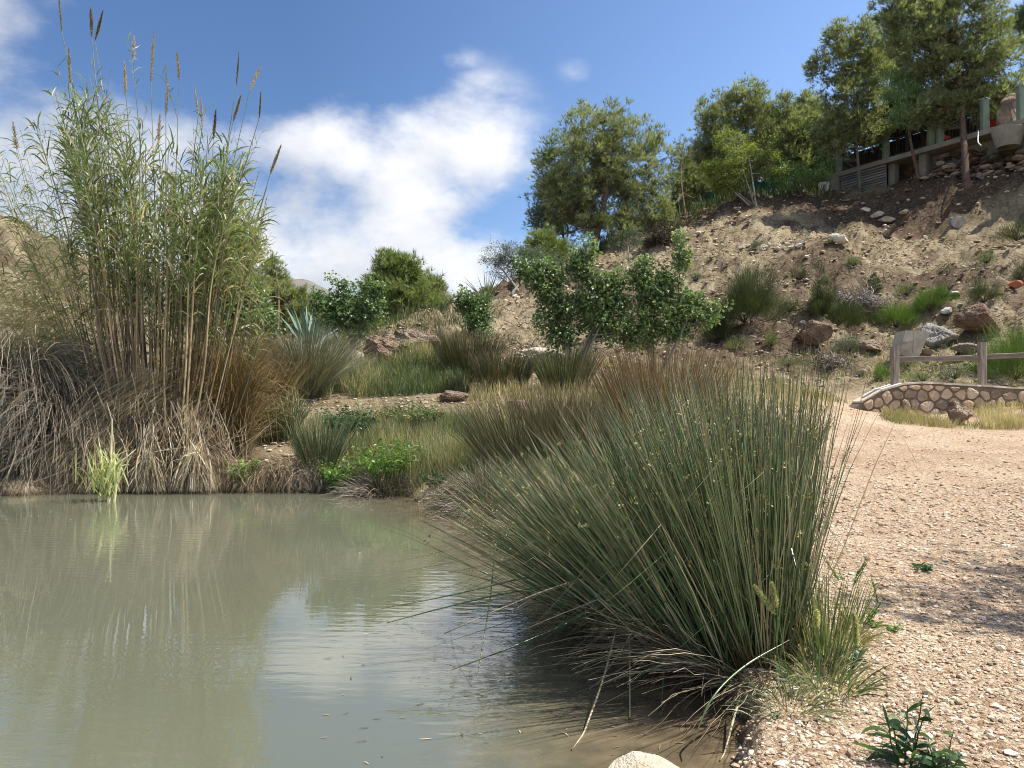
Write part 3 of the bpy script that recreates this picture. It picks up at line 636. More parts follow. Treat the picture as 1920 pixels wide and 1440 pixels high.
def sample_lobes(lobes, n, rng, shell=.45):
    vol = np.array([l[3]*l[4]*l[5] for l in lobes])**.6; vol /= vol.sum()
    idx = rng.choice(len(lobes), n, p=vol); L_ = np.array(lobes)[idx]
    d = nrm(rng.normal(0, 1, (n, 3))); r = (shell+(1-shell)*rng.random(n))**.8
    c = L_[:, :3]+d*L_[:, 3:6]*r[:, None]
    return c, nrm(d*np.array([1, 1, 1])), idx
def tree(name, label, cat, base, lobes, kind, nclump, per, crad, leafL, leafW, matL, matB, seed, trunk_r=.12, trunk_top=None, group=None, needles=5, nlimb=9, shell=.35, stems=1, gravity=0, branch_r=.018, trunk_mid=None):
    """lobes: list of (x,y,z,rx,ry,rz) world ellipsoids of the crown"""
    rng = np.random.default_rng(seed); base = np.array(base, float)
    root = empty(name, base, label, cat, group)
    la = np.array(lobes)
    cen = (la[:, :3]*(la[:, 3:4]**2)).sum(0)/(la[:, 3:4]**2).sum()
    top = np.array(trunk_top) if trunk_top is not None else np.array([cen[0], cen[1], la[:, 2].max()*.6+cen[2]*.4])
    C, D, idx = sample_lobes(lobes, nclump, rng, shell)
    # trunk(s)
    mb = MB(); nodes = []; nr = []
    for s in range(stems):
        if stems == 1: tp = top; b0 = base
        else:
            l = la[rng.integers(len(la))]; tp = l[:3]+rng.normal(0, .25, 3)*l[3:6]; b0 = base+np.array([rng.normal(0, .08), rng.normal(0, .08), 0])
        mid = b0*.45+tp*.55 if trunk_mid is None or stems > 1 else np.array(trunk_mid)
        ctrl = [b0-np.array([0, 0, .25]), b0, mid+rng.normal(0, .03, 3)*np.linalg.norm(tp-b0), tp]
        c = curve(ctrl, 22); t = np.linspace(0, 1, 22); rr = trunk_r*(1-.82*t)*(1+.35*np.exp(-t*14))
        tubes(mb, c[None], rr[None], .45+.2*rng.random(), 9 if trunk_r > .06 else 5)
        nodes += list(c[6:]); nr += list(rr[6:])
    # limbs, then twigs from the nearest limb to each clump
    lim = rng.choice(nclump, min(nlimb, nclump), replace=False)
    NP = np.array(nodes); order = list(lim)+[i for i in range(nclump) if i not in set(lim)]
    NR = list(nr); NPl = list(NP)
    tw = []; twr = []; arr = np.array(NPl)
    H0 = base[2]
    for q, i in enumerate(order):
        tgt = C[i]
        dv_ = arr-tgt; dist = np.linalg.norm(dv_, axis=1)+np.maximum(0, dv_[:, 2]+.25*np.hypot(dv_[:, 0], dv_[:, 1]))*1.5
        j = int(np.argmin(dist)); a = arr[j]; r0 = min(NR[j]*.75, branch_r*(2.2 if q < len(lim) else 1))
        m = (a+tgt)/2; ln = np.linalg.norm(tgt-a); m[2] -= ln*.10; m += rng.normal(0, .05, 3)*ln
        c = curve([a, m, tgt], 8 if q < len(lim) else 5)
        if q < len(lim):
            tubes(mb, c[None], np.linspace(r0, r0*.35, 8)[None], .5, 5)
            arr = np.vstack([arr, c[2:]]); NR += list(np.linspace(r0, r0*.35, 8)[2:])
        else: tw.append(c); twr.append(r0)
    if tw: 
        tw = np.array(tw); tubes(mb, tw, np.array(twr), .5, 3, lambda t: 1-.7*t)
        # (twigs share the trunk mesh)
    mb.build('trunk', matB, root, smooth=True)
    # foliage
    fb = MB(); n = nclump*per
    ci = np.repeat(np.arange(nclump), per)
    cs = crad*rng.uniform(.6, 1.3, nclump)
    off = nrm(rng.normal(0, 1, (n, 3)))*(rng.random(n)**.5*cs[ci])[:, None]*np.array([1, 1, .75])
    Pt = C[ci]+off+D[ci]*(rng.random(n)*cs[ci])[:, None]*.5
    ct = rng.random(nclump)
    tint = np.clip(ct[ci]*.55+rng.random(n)*.45, 0, 1)
    if kind == 'needle':
        m = needles
        dirs = nrm(off*.9/crad+D[ci]*.6+np.array([0, 0, .75])+rng.normal(0, .35, (n, 3)))
        dd = nrm(np.repeat(dirs, m, 0)+rng.normal(0, .42, (n*m, 3)))
        b = np.repeat(Pt, m, 0); ln = leafL*rng.uniform(.6, 1.15, (n*m, 1)); side = nrm(np.cross(dd, rng.normal(0, 1, (n*m, 3))))*leafW/2
        v = np.stack([b-side, b+side, b+dd*ln], 1).reshape(-1, 3); f = np.arange(n*m*3).reshape(-1, 3)
        fb.add(v, f, np.repeat(np.repeat(tint, m), 3))
    elif kind == 'leaf' or kind == 'hang':
        m = needles
        b = np.repeat(Pt, m, 0)+rng.normal(0, leafL*.6, (n*m, 3)); nn = n*m
        if kind == 'leaf': dd = nrm(rng.normal(0, 1, (nn, 3))+np.array([0, 0, -.25])+np.repeat(D[ci], m, 0)*.7)
        else: dd = nrm(rng.normal(0, .35, (nn, 3))+np.array([0, 0, -1]))
        up = nrm(rng.normal(0, .55, (nn, 3))+np.array([0, 0, 1.]))
        side = nrm(np.cross(dd, up)); up2 = np.cross(side, dd)
        ln = leafL*rng.uniform(.55, 1.2, (nn, 1)); w = leafW*rng.uniform(.7, 1.2, (nn, 1))/2
        tip = b+dd*ln-up2*ln*.12
        mid = b+dd*ln*.42
        v = np.stack([b, mid+side*w+up2*w*.45, tip, mid-side*w+up2*w*.45, mid], 1).reshape(-1, 3)
        i = np.arange(nn)*5
        fb.add(v, np.concatenate([np.stack([i, i+1, i+4], 1), np.stack([i+1, i+2, i+4], 1), np.stack([i+2, i+3, i+4], 1), np.stack([i+3, i, i+4], 1)]), np.clip(np.repeat(np.repeat(tint, m), 5)+np.repeat(rng.normal(0, .12, nn), 5), 0, 1))
    fb.build('crown', matL, root)
    return root
def lob(u, v, Y, ru, rv, rd=None, dy=0):
    """crown lobe centred on a photo pixel at distance Y; radii in photo pixels"""
    p = P(u, v, Y+dy); s = (Y+dy)/F
    return (p[0], p[1], p[2], ru*s, (rd if rd else .85*min(ru, rv))*s, rv*s)
def foot(u, v, Y):
    h = hit(u, v, Y*.8, Y*1.15)
    if abs(h[1]-Y) < 2.5: return h
    p = P(u, v, Y); p[2] = gz(p[0], p[1]); return p
def pine(label, u, v, Y, lobes, seed, trunk_r=.14, mat='pine', nclump=230, per=20, top=None, group='pine trees on the hill crest', crad=.36, name='pine_tree', shell=.2, bark='bark', L_=.27, Wd=.030, nlimb=12, mid=None):
    b = foot(u, v, Y)
    lb = [lob(a[0], a[1], Y, a[2], a[3], None, a[4] if len(a) > 4 else 0) for a in lobes]
    tt = P(top[0], top[1], Y) if top else None
    tm = P(mid[0], mid[1], Y) if mid else None
    return tree(name, label, 'pine tree', b, lb, 'needle', int(nclump*1.6), int(per*.72), crad, L_, Wd, M[mat], M[bark], seed, trunk_r, tt, group, needles=7, nlimb=nlimb, shell=shell, trunk_mid=tm)

#--TREES--
def trees():
    # big round pine of the crest
    pine('largest rounded dense pine at the left end of the hill crest', 1110, 478, 41, [(1130, 250, 75, 70), (1090, 320, 85, 90), (1190, 310, 75, 90), (1130, 380, 110, 70), (1215, 390, 50, 50), (1050, 370, 40, 60), (1235, 280, 22, 45), (1150, 420, 85, 30, -1)], 1, .26, nclump=620, per=20, top=(1130, 230), crad=.38)
    pine('dark open pine with twin thin trunks leaning left of the big rounded pine', 1070, 478, 43, [(1040, 300, 36, 38), (1035, 360, 45, 40), (1020, 410, 42, 30), (1060, 420, 50, 30), (1075, 350, 40, 60)], 2, .12, 'pine_blue', nclump=200, top=(1050, 320))
    pine('small bright green young pine below the dark open pine', 1018, 505, 38, [(1018, 455, 30, 26), (1045, 470, 26, 24), (1000, 475, 22, 20)], 3, .06, 'pine_light', nclump=90, per=16, crad=.26)
    pine('slim ragged pine standing between the two tallest crowns of the crest', 1285, 408, 43, [(1282, 290, 16, 34), (1272, 340, 26, 40), (1300, 350, 24, 40), (1285, 390, 30, 20)], 4, .1, nclump=120, top=(1282, 270))
    pine('dense pine with a blunt tall top at the middle of the crest', 1400, 380, 44, [(1395, 195, 42, 45), (1420, 240, 36, 60), (1345, 235, 48, 55), (1375, 300, 60, 60), (1330, 290, 34, 60), (1425, 310, 34, 50)], 5, .2, 'pine', nclump=430, top=(1398, 180))
    pine('thin light pine right of the blunt tall pine', 1490, 372, 43, [(1468, 200, 16, 34), (1480, 250, 36, 40), (1510, 240, 30, 40), (1490, 300, 50, 45), (1530, 285, 34, 50)], 6, .1, 'pine', nclump=260, top=(1475, 180), bark='bark_grey')
    pine('open pine with forked bare limbs against the sky left of the terrace', 1612, 350, 39, [(1575, 75, 26, 32), (1535, 125, 22, 26), (1620, 70, 26, 32), (1590, 115, 34, 30), (1590, 180, 50, 42), (1640, 130, 34, 50), (1610, 235, 66, 40), (1560, 250, 32, 40)], 7, .11, 'pine', nclump=330, top=(1600, 90), bark='bark_grey', shell=.3, mid=(1598, 220))
    pine('broad leafy pine with a red-brown straight trunk in front of the terrace', 1812, 342, 36, [(1800, 20, 90, 70), (1730, 60, 70, 80), (1860, 90, 60, 60), (1790, 130, 75, 50), (1850, 190, 65, 34), (1760, 205, 60, 34), (1895, 170, 40, 34), (1690, 10, 50, 60), (1790, -50, 110, 50)], 8, .24, 'pine', nclump=640, top=(1790, 0), mid=(1806, 200), crad=.36)
    pine('tall dark pine behind the terrace roof', 1700, 320, 47, [(1680, 60, 45, 60), (1720, 110, 60, 60), (1660, 130, 34, 60), (1690, 185, 50, 40), (1745, 190, 60, 40)], 9, .16, 'pine_blue', nclump=300, top=(1690, 60))
    pine('dark pine branch crown cut off by the right edge of the photo', 1985, 290, 40, [(1935, 60, 30, 40), (1960, 30, 60, 60), (1990, 120, 70, 60), (1925, 30, 22, 20)], 10, .18, 'pine_blue', nclump=240, top=(1975, 30))
    pine('leaning feathery pine between the slim ragged pine and the blunt topped pine', 1330, 395, 45, [(1320, 300, 30, 40), (1310, 345, 34, 34), (1340, 330, 30, 50)], 61, .09, 'pine', nclump=170, top=(1322, 275))
    pine('bushy pine filling the row right of the blunt topped pine', 1450, 372, 46, [(1450, 265, 40, 44), (1470, 320, 44, 34), (1440, 230, 20, 34), (1500, 330, 30, 26)], 62, .1, 'pine', nclump=230, top=(1448, 215))
    pine('upright pine behind the low dense pine by the terrace', 1520, 360, 47, [(1515, 200, 24, 34), (1525, 250, 36, 44), (1500, 230, 24, 40), (1545, 225, 24, 34)], 64, .1, 'pine', nclump=200, top=(1516, 180))
    pine('low dense pine against the left end of the terrace', 1560, 355, 46, [(1550, 290, 40, 44), (1530, 250, 26, 40), (1570, 240, 30, 40)], 63, .1, 'pine', nclump=220, top=(1548, 230))
    # weeping pepper tree
    b = foot(1722, 335, 37)
    tree('pepper_tree', 'weeping bright green tree with drooping leaves before the terrace pillars', 'tree', b, [lob(1690, 165, 37, 34, 40), lob(1735, 190, 37, 40, 34), lob(1700, 215, 37, 30, 26), lob(1760, 215, 37, 30, 20)], 'hang', 150, 18, .35, .16, .035, M['pepper'], M['bark'], 12, .13, P(1702, 180, 37), None, 4, nlimb=8)
    # locust with yellow-green leaves in front of the blunt pine
    for k, (u, v, lobes, r, lab) in enumerate([
        (1412, 388, [(1375, 270, 34, 26), (1365, 320, 40, 26), (1400, 300, 40, 26), (1450, 315, 30, 34), (1430, 275, 34, 24), (1350, 340, 24, 18)], .07, 'multi-stemmed small tree with yellow-green leaves and pale crooked stems on the crest'),
        (1360, 375, [(1345, 325, 26, 22), (1365, 340, 26, 20)], .045, 'little yellow-green sapling left of the multi-stemmed yellow-green tree'),
        (1500, 362, [(1530, 320, 34, 22), (1480, 330, 40, 22)], .05, 'low twisted pale-stemmed tree beside the white bin')]):
        b = foot(u, v, 38.7)
        tree('crooked_tree', lab, 'tree', b, [lob(*l[:2], 38.7, l[2], l[3]) for l in lobes], 'leaf', 60+len(lobes)*14, 11, .3, .12, .06, M['locust' if k < 2 else 'pepper'], M['bark_grey'], 20+k, r, None, 'small trees on the crest edge', 4, nlimb=10, stems=4 if k == 0 else 2, branch_r=.02)
    # olives
    b = foot(965, 548, 34)
    tree('olive_tree', 'grey-green olive tree leaning left at the lower end of the hill crest', 'olive tree', b, [lob(930, 480, 34, 26, 22), lob(960, 480, 34, 30, 24), lob(945, 505, 34, 30, 18), lob(1000, 490, 34, 30, 26)], 'leaf', 110, 16, .28, .09, .028, M['olive'], M['bark_grey'], 31, .09, P(935, 490, 34), 'olive trees', 5, stems=2)
    b = foot(1010, 525, 36)
    tree('olive_tree', 'olive tree with a dull grey crown right of the leaning olive', 'olive tree', b, [lob(1010, 490, 36, 34, 26), lob(1035, 500, 36, 26, 22)], 'leaf', 90, 16, .28, .09, .028, M['olive'], M['bark_grey'], 32, .07, None, 'olive trees', 5)
    b = foot(1182, 495, 33.5)
    tree('olive_tree', 'small lone olive tree growing on the bare slope under the pines', 'olive tree', b, [lob(1175, 452, 33.5, 26, 18), lob(1195, 440, 33.5, 18, 14), lob(1160, 460, 33.5, 16, 14)], 'leaf', 80, 12, .22, .08, .024, M['olive'], M['bark_grey'], 33, .05, None, 'olive trees', 5)
    # lowland trees behind the reeds
    pine('green pine rising behind the right side of the giant reeds', 430, 650, 30, [(430, 450, 55, 40), (400, 510, 55, 50), (450, 520, 50, 50), (380, 580, 70, 50), (460, 470, 28, 26)], 41, .14, 'pine', nclump=330, group='pines in the valley', crad=.3)
    pine('sparse pointed pine just right of the giant reeds', 520, 650, 34, [(512, 500, 14, 22), (505, 545, 36, 34), (545, 570, 45, 34), (490, 590, 40, 34), (560, 610, 50, 34)], 42, .08, 'pine', nclump=230, group='pines in the valley', top=(512, 480), crad=.3)
    pine('light green pine with a double top in the middle of the valley', 735, 635, 31, [(735, 500, 30, 30), (765, 510, 20, 30), (720, 550, 45, 40), (760, 560, 50, 45), (740, 605, 60, 30)], 43, .13, 'pine_light', nclump=360, group='pines in the valley', top=(735, 480), crad=.28)
    pine('rounded pine right of the double topped valley pine', 800, 620, 32, [(800, 550, 32, 32), (820, 580, 26, 34), (790, 595, 40, 30)], 44, .1, 'pine', nclump=180, group='pines in the valley', crad=.28)
    pine('dark bushy pine crown hidden low behind the mulberry shrubs', 640, 650, 36, [(590, 610, 60, 40), (650, 610, 60, 34), (690, 590, 36, 40)], 45, .1, 'pine_blue', nclump=220, group='pines in the valley', crad=.3)
    # mulberry shrubs
    def mul(label, u, v, Y, lobes, seed, ncl, r=.035, stems=5, L_=.085):
        b = P(u, v, Y); b[2] = gz(b[0], b[1]); rg = np.random.default_rng(seed); ex = []
        for l in lobes:
            if l[2] > 20:
                for _ in range(3): ex.append((l[0]+rg.uniform(-.9, .9)*l[2], l[1]-rg.uniform(.7, 1.2)*l[3], rg.uniform(5, 9), rg.uniform(12, 24)))
        lobes = [(l[0], l[1], l[2]*.9, l[3]*.9) for l in lobes]+ex
        tree('mulberry_shrub', label, 'shrub', b, [lob(l[0], l[1], Y, l[2], l[3]) for l in lobes], 'leaf', int(ncl*1.3), 7, .15, L_, L_*.8, M['broad'], M['bark_grey'], seed, r, None, 'broad-leaved shrubs', 3, nlimb=8, shell=.25, stems=stems, branch_r=.01)
    mul('dark green spreading shrub with upright shoots left of the valley pine', 648, 680, 18.5, [(635, 565, 34, 30), (610, 590, 26, 26), (650, 600, 34, 34), (690, 580, 26, 44), (700, 545, 12, 26), (645, 535, 10, 20), (668, 620, 30, 26)], 51, 170)
    mul('dark green leafy shrub half hidden behind the reeds', 480, 690, 16.5, [(450, 570, 24, 34), (490, 600, 40, 34), (435, 600, 24, 34), (470, 545, 14, 26)], 52, 150)
    mul('narrow upright shrub with light leaves on the slope beyond the brown rushes', 895, 660, 18.5, [(890, 600, 22, 30), (875, 570, 12, 20), (905, 570, 16, 14), (898, 625, 22, 20), (862, 560, 8, 14)], 53, 110)
    mul('large glossy green shrub with a tall central shoot before the slope', 1075, 700, 15.5, [(1000, 515, 22, 16), (1025, 545, 24, 20), (1050, 520, 18, 16), (1090, 515, 24, 22), (1103, 460, 8, 30), (1120, 550, 40, 26), (1060, 580, 40, 26), (1030, 605, 34, 22), (1060, 630, 34, 20), (1120, 600, 40, 34), (1150, 560, 26, 30), (1165, 515, 12, 22), (980, 498, 14, 12), (1150, 620, 36, 24)], 54, 400, .045, 8, .08)
    mul('glossy green shrub with pinkish young leaves spreading to the right', 1235, 700, 15.5, [(1210, 535, 22, 28), (1240, 550, 26, 22), (1265, 520, 20, 22), (1280, 490, 12, 22), (1278, 450, 8, 34), (1240, 595, 40, 28), (1290, 580, 34, 22), (1315, 600, 30, 16), (1338, 575, 20, 10), (1190, 600, 30, 34), (1200, 640, 34, 20), (1260, 625, 34, 18)], 55, 340, .04, 7, .08)
trees()
#--BUSHES--
def bush(label, u, v, w, h, mat, seed, n=1400, name='bush', group=None, droop=.3, blade=.010, Y=None, lean=0, kind='tube', lift=0):
    p = hit(u, v) if Y is None else at(u, Y)
    s = p[1]/F; rng = np.random.default_rng(seed)
    root = empty(name, p, label, 'bush', group)
    W_, H_ = w*s/2, h*s
    # woody core
    m = 26; a = rng.random(m)*6.283
    d = np.stack([np.cos(a)*.9, np.sin(a)*.9, rng.uniform(.4, 1.6, m)], -1)
    mb = MB(); tubes(mb, arcs(np.tile(p, (m, 1)), d, np.minimum(W_, H_)*rng.uniform(.6, 1.1, m), .1, 5, wob=.12, rng=rng), .012*s*50, .5, 4); mb.build('stems', M['twig_dark'], root)
    # tufts over an uneven dome
    nc = 70; ph = rng.random(nc)*6.283; el = np.arcsin(rng.random(nc)**.8); q = rng.uniform(.45, .95, nc)*(1+.25*np.sin(3*ph+seed))
    C = np.stack([np.cos(ph)*np.cos(el)*W_*q+lean*np.sin(el)*W_, np.sin(ph)*np.cos(el)*W_*.8*q, np.sin(el)*H_*.78*q], -1)
    ci = rng.integers(0, nc, n); cr = min(W_, H_)*.26
    b = C[ci]+rng.normal(0, 1, (n, 3))*cr*.5
    b[:, 2] = np.maximum(b[:, 2], .02)
    x = b[:, 0]+p[0]; y = b[:, 1]+p[1]
    gzv = ground(x, y)
    b = b+p; b[:, 2] = np.maximum(b[:, 2], gzv+.01)
    dd = nrm(nrm(C[ci])*.7+np.array([0, 0, .9])+rng.normal(0, .4, (n, 3)))
    ct = rng.random(nc); fb = MB()
    ribbons(fb, arcs(b, dd, cr*rng.uniform(.8, 2., n), droop, 4, wob=.1, rng=rng), blade*s*50*.75, np.clip(ct[ci]*.6+rng.random(n)*.45, 0, 1), rng)
    fb.build('foliage', M[mat], root); return root
def bushes():
    bush('large dark green broom bush beside the glossy shrub on the slope', 1395, 612, 120, 118, 'broom', 1, 10000, lean=.35)
    bush('dark broom bush at the foot of the large dark broom bush', 1350, 640, 70, 60, 'broom', 2, 4200)
    bush('tall narrow olive green bush on the middle of the slope', 1545, 590, 60, 105, 'broom', 3, 5200)
    bush('low green bush below the tall narrow bush', 1570, 612, 110, 45, 'broom', 4, 4200)
    bush('small dark shrub above the dead branches on the slope', 1500, 525, 40, 34, 'broom', 5, 900)
    bush('small dark green shrub right of the dead branches', 1640, 555, 36, 50, 'broom', 6, 1200)
    bush('long bright green tuft of bush stretching above the big boulders', 1680, 618, 90, 52, 'broom_light', 7, 2600)
    bush('bright green bush continuing up the slope above the boulders', 1745, 590, 80, 48, 'broom_light', 8, 2400)
    bush('small upright green bush under the white slope stone', 1765, 565, 34, 40, 'broom_light', 9, 1000)
    bush('dark green bush near the right edge of the slope', 1845, 575, 70, 46, 'broom', 10, 1800)
    bush('dark bush cut by the right edge above the red block', 1925, 535, 60, 52, 'broom', 11, 1500)
    bush('large bright green bush behind the wooden fence at right', 1905, 712, 150, 100, 'broom_light', 12, 6500)
    bush('grey-green small shrub beside the reddish boulder', 1590, 665, 52, 42, 'olive', 13, 1400)
    bush('short green tuft at the left of the reddish boulder', 1447, 652, 34, 30, 'broom_light', 14, 800)
    bush('green tuft behind the left fence post', 1655, 712, 44, 34, 'broom_light', 15, 1200)
    bush('pale small bush on the open slope left of the broom', 1305, 530, 34, 24, 'olive', 16, 500)
    bush('dark green plant patch below the round stone tank', 1895, 305, 70, 28, 'broom', 17, 1200)
    bush('grassy clump at the top right of the slope', 1905, 455, 70, 40, 'broom', 18, 1400)
    bush('small green weed on the slope by the pale slab', 1558, 462, 20, 12, 'broom_light', 19, 250)
    bush('low green growth at the left foot of the sandy slope', 845, 650, 50, 30, 'grass', 20, 900)
    bush('scrubby green bush behind the left boulders', 770, 655, 60, 34, 'grass', 21, 1100)
    bush('low shrub between the fence posts', 1730, 716, 60, 20, 'grass', 22, 700)
    bush('grey shrub between the fence posts', 1790, 712, 60, 26, 'olive', 23, 700)
    for k, (u, v, w, h, m_, lab) in enumerate([(1230, 560, 40, 26, 'olive', 'grey tuft on the slope above the glossy right shrub'), (1420, 470, 30, 20, 'olive', 'dry grey tuft below the row of white stones'), (1480, 590, 44, 30, 'broom', 'dark green tuft left of the low green bush'), (1700, 560, 40, 24, 'grass', 'straggly green tuft above the long bright tuft'), (1600, 500, 34, 20, 'grass', 'straggly tuft below the pale sandstone rock'), (1850, 500, 40, 26, 'grass', 'straggly tuft high at the right of the slope'), (1700, 690, 60, 20, 'grass', 'low weeds under the cut block'), (1480, 690, 60, 22, 'grass', 'low weeds below the short green tuft'), (1380, 660, 50, 30, 'grass', 'green weeds at the foot of the dark broom')]):
        bush(lab, u, v, w, h, m_, 70+k, 700)
    # dead branches
    rng = np.random.default_rng(8)
    for lab, u, v, w, h, n, mt in (('tangle of pale dead branches on the middle of the slope', 1605, 590, 95, 60, 620, 'twig'), ('dark pile of cut brushwood at the crest', 1235, 458, 70, 50, 700, 'twig_dark'), ('dry brown brush below the reddish boulder', 1560, 690, 60, 34, 260, 'twig')):
        p = hit(u, v); s = p[1]/F
        b = np.stack([rng.normal(0, w*s*.25, n), rng.normal(0, w*s*.15, n), np.abs(rng.normal(0, h*s*.28, n))], -1)+p
        b[:, 2] = np.maximum(b[:, 2], ground(b[:, 0], b[:, 1])+.02)
        d = nrm(rng.normal(0, 1, (n, 3))*np.array([1, .7, .7])+np.array([0, 0, .2]))
        mb = MB(); tubes(mb, arcs(b, d, w*s*rng.uniform(.15, .5, n), .7, 6, wob=.18, rng=rng), rng.uniform(.008, .02, n), rng.random(n), 3)
        tag(mb.build('dead_branches', M[mt]), lab, 'dead branches')
    # agave and small palms
    def rosette(name, label, cat, u, v, Y, n, L_, wd, mat, seed, droop=.15, lift=0):
        rng = np.random.default_rng(seed); p = at(u, Y); p[2] += lift; a = np.arange(n)*2.4; th = rng.uniform(.1, 1., n)
        d = np.stack([np.sin(th)*np.cos(a), np.sin(th)*np.sin(a), np.cos(th)], -1)
        mb = MB(); ribbons(mb, arcs(np.tile(p, (n, 1)), d, L_*rng.uniform(.8, 1.1, n), droop, 6), wd, rng.random(n), rng, prof=lambda t: np.minimum(1, (1-t)*1.6+.02))
        tag(mb.build(name, M[mat], origin=p), label, cat)
    rosette('agave', 'blue-green agave behind the pale rush tussock', 'agave', 578, 0, 20, 30, 1.25, .12, 'agave', 1, .1, .25)
    rosette('palm_seedling', 'spiky little palm on the slope skyline behind the narrow shrub', 'palm', 912, 0, 29, 34, 1.3, .05, 'olive', 2, .25)
bushes()
#--ROCKS--
def rocks():
    boulder('boulder', 'large reddish boulder with dark hollows left of the slope', 722, 690, 88, 62, M['rock_red'], 1, rough=.17, Y=17.6)
    boulder('boulder', 'long tan rock outcrop behind the reddish left boulder', 775, 665, 120, 52, M['rock'], 2, rough=.17, depth=.5, Y=19)
    boulder('boulder', 'brown rough rock right of the long outcrop', 860, 672, 66, 46, M['rock_red'], 3, rough=.16, Y=18)
    boulder('boulder', 'pale low stone at the left foot of the reddish left boulder', 668, 690, 32, 34, M['rock_pale'], 4, Y=17.3)
    boulder('boulder', 'tan rock under the narrow upright shrub', 910, 676, 80, 40, M['rock'], 5, rough=.15, Y=18.5)
    boulder('boulder', 'broad flat rock low on the bank in the green grass', 850, 752, 60, 20, M['rock'], 6, rough=.14)
    boulder('boulder', 'pale rocky ledge behind the big rush', 1010, 690, 110, 36, M['rock_pale'], 7, rough=.12, depth=.5)
    boulder('boulder', 'reddish rounded boulder alone at the foot of the slope', 1525, 650, 62, 42, M['rock_red'], 8, rough=.1)
    boulder('boulder', 'grey craggy boulder in the middle of the boulder row', 1757, 652, 62, 48, M['rock_grey'], 9, rough=.14)
    boulder('boulder', 'big brown boulder at the right end of the boulder row', 1833, 632, 82, 52, M['rock_red'], 10, rough=.1)
    boulder('boulder', 'small tan stone under the grey craggy boulder', 1740, 668, 28, 14, M['rock'], 11)
    boulder('boulder', 'flat tan rocks leaning beside the right fence post', 1812, 664, 52, 20, M['rock'], 12, rough=.12)
    boulder('boulder', 'brown stones left of the cut block', 1632, 658, 56, 22, M['rock_red'], 13)
    boulder('boulder', 'orange-tan boulder at the foot of the stone wall', 1800, 797, 50, 46, M['rock'], 14, Y=16.0, rough=.14)
    boulder('boulder', 'small tan stone on the ground left of the fence', 1616, 706, 26, 14, M['rock'], 15)
    boulder('boulder', 'big pale sandstone rock on the slope ledge', 1571, 458, 40, 20, M['rock_pale'], 16)
    boulder('boulder', 'pale block lying on the upper slope', 1645, 408, 26, 12, M['rock_pale'], 17)
    boulder('boulder', 'flat pale stone left of the upper pale block', 1623, 402, 20, 9, M['rock_pale'], 18)
    boulder('boulder', 'pale slab above the tree stump', 1665, 420, 30, 11, M['rock_pale'], 19)
    boulder('boulder', 'small white stone right of the pale slab', 1695, 414, 20, 8, M['rock_pale'], 20)
    boulder('boulder', 'white stone in the shade above the boulder row', 1774, 590, 22, 12, M['white'], 21)
    boulder('boulder', 'white stone higher in the dry earth', 1790, 560, 20, 8, M['rock_pale'], 22)
    boulder('boulder', 'reddish clay block at the right edge of the slope', 1903, 550, 26, 14, M['brick'], 23, rough=.02)
    boulder('boulder', 'round grey boulder beside the trunk of the front pine', 1838, 338, 16, 15, M['rock_grey'], 24)
    boulder('boulder', 'small orange rock poking through the bank by the rush', 985, 962, 52, 22, M['rock'], 25, rough=.12, Y=7.6)
    boulder('boulder', 'brown lump of rock on the bank near the brown rushes', 975, 775, 50, 24, M['rock_red'], 26, Y=13, rough=.14)
    rng = np.random.default_rng(3)
    for k in range(12):
        u = 1395+k*10+rng.uniform(-4, 4); v = 470-(k % 3)*5+rng.uniform(-2, 2)
        boulder('white_stone', ['leftmost', 'second', 'third', 'fourth', 'fifth', 'sixth', 'seventh', 'eighth', 'ninth', 'tenth', 'eleventh', 'rightmost'][k]+' pale stone in the row of white stones on the slope'+('' if k in (0, 11) else ', counted from the left'), u, v, rng.uniform(9, 17), rng.uniform(6, 9), M['rock_pale'], 60+k, group='row of white stones', cat='stone')
    # foreground rock in the water
    p = onz(1205, 1452, .02); s = p[1]/F; rg = np.random.default_rng(77)
    vv, f = rock_shape(rg, 5, 11, .035); e = vv.max(0)-vv.min(0); vv = (vv-vv.min(0)-e/2)/e
    vv[:, 2] = vv[:, 2]*(1.15-1.1*np.abs(vv[:, 0]+.06)); mb = MB(); mb.add(vv*np.array([.30, .22, .15])+np.array([p[0], p[1]-.02, -.012]), f, .62)
    tag(mb.build('boulder', M['rock_front'], origin=(p[0], p[1], 0)), 'pale cream rock rising from the water at the bottom edge', 'boulder')
    # cut square block
    p = hit(1706, 664); s = p[1]/F; mb = MB()
    w, h, d = 56*s, 42*s, .5
    v = np.array([[-.5*w, -d/2, -.05], [.12*w, -d/2, -.1], [.5*w, -d/2, h*.95], [-.32*w, -d/2, h], [-.5*w, d/2, -.05], [.12*w, d/2, -.1], [.5*w, d/2, h*.95], [-.32*w, d/2, h]])
    # subdivided by bevelled cuts: face seams
    fc = [[0, 1, 2, 3], [5, 4, 7, 6], [4, 0, 3, 7], [1, 5, 6, 2], [3, 2, 6, 7], [4, 5, 1, 0]]
    v = v+np.random.default_rng(12).normal(0, .03, v.shape); mb.add(v+p+np.array([0, 0, .0]), fc, .35)
    for a, b in (((-.06, .02), (-.02, .97)), ((-.42, .5), (-.05, .55)), ((-.03, .62), (.34, .6))):
        q0 = np.array([a[0]*w, -d/2-.012, a[1]*h])+p; q1 = np.array([b[0]*w, -d/2-.012, b[1]*h])+p
        bar(mb, q0, q1, .02, .014, .1)
    o = tag(mb.build('stone_block', M['rock_pale'], origin=p), 'pale squared concrete block with crossing grooves above the left fence post', 'block')
    # broken millstone
    p = hit(1795, 434); s = p[1]/F; n = 26; rg = np.random.default_rng(5); mb = MB()
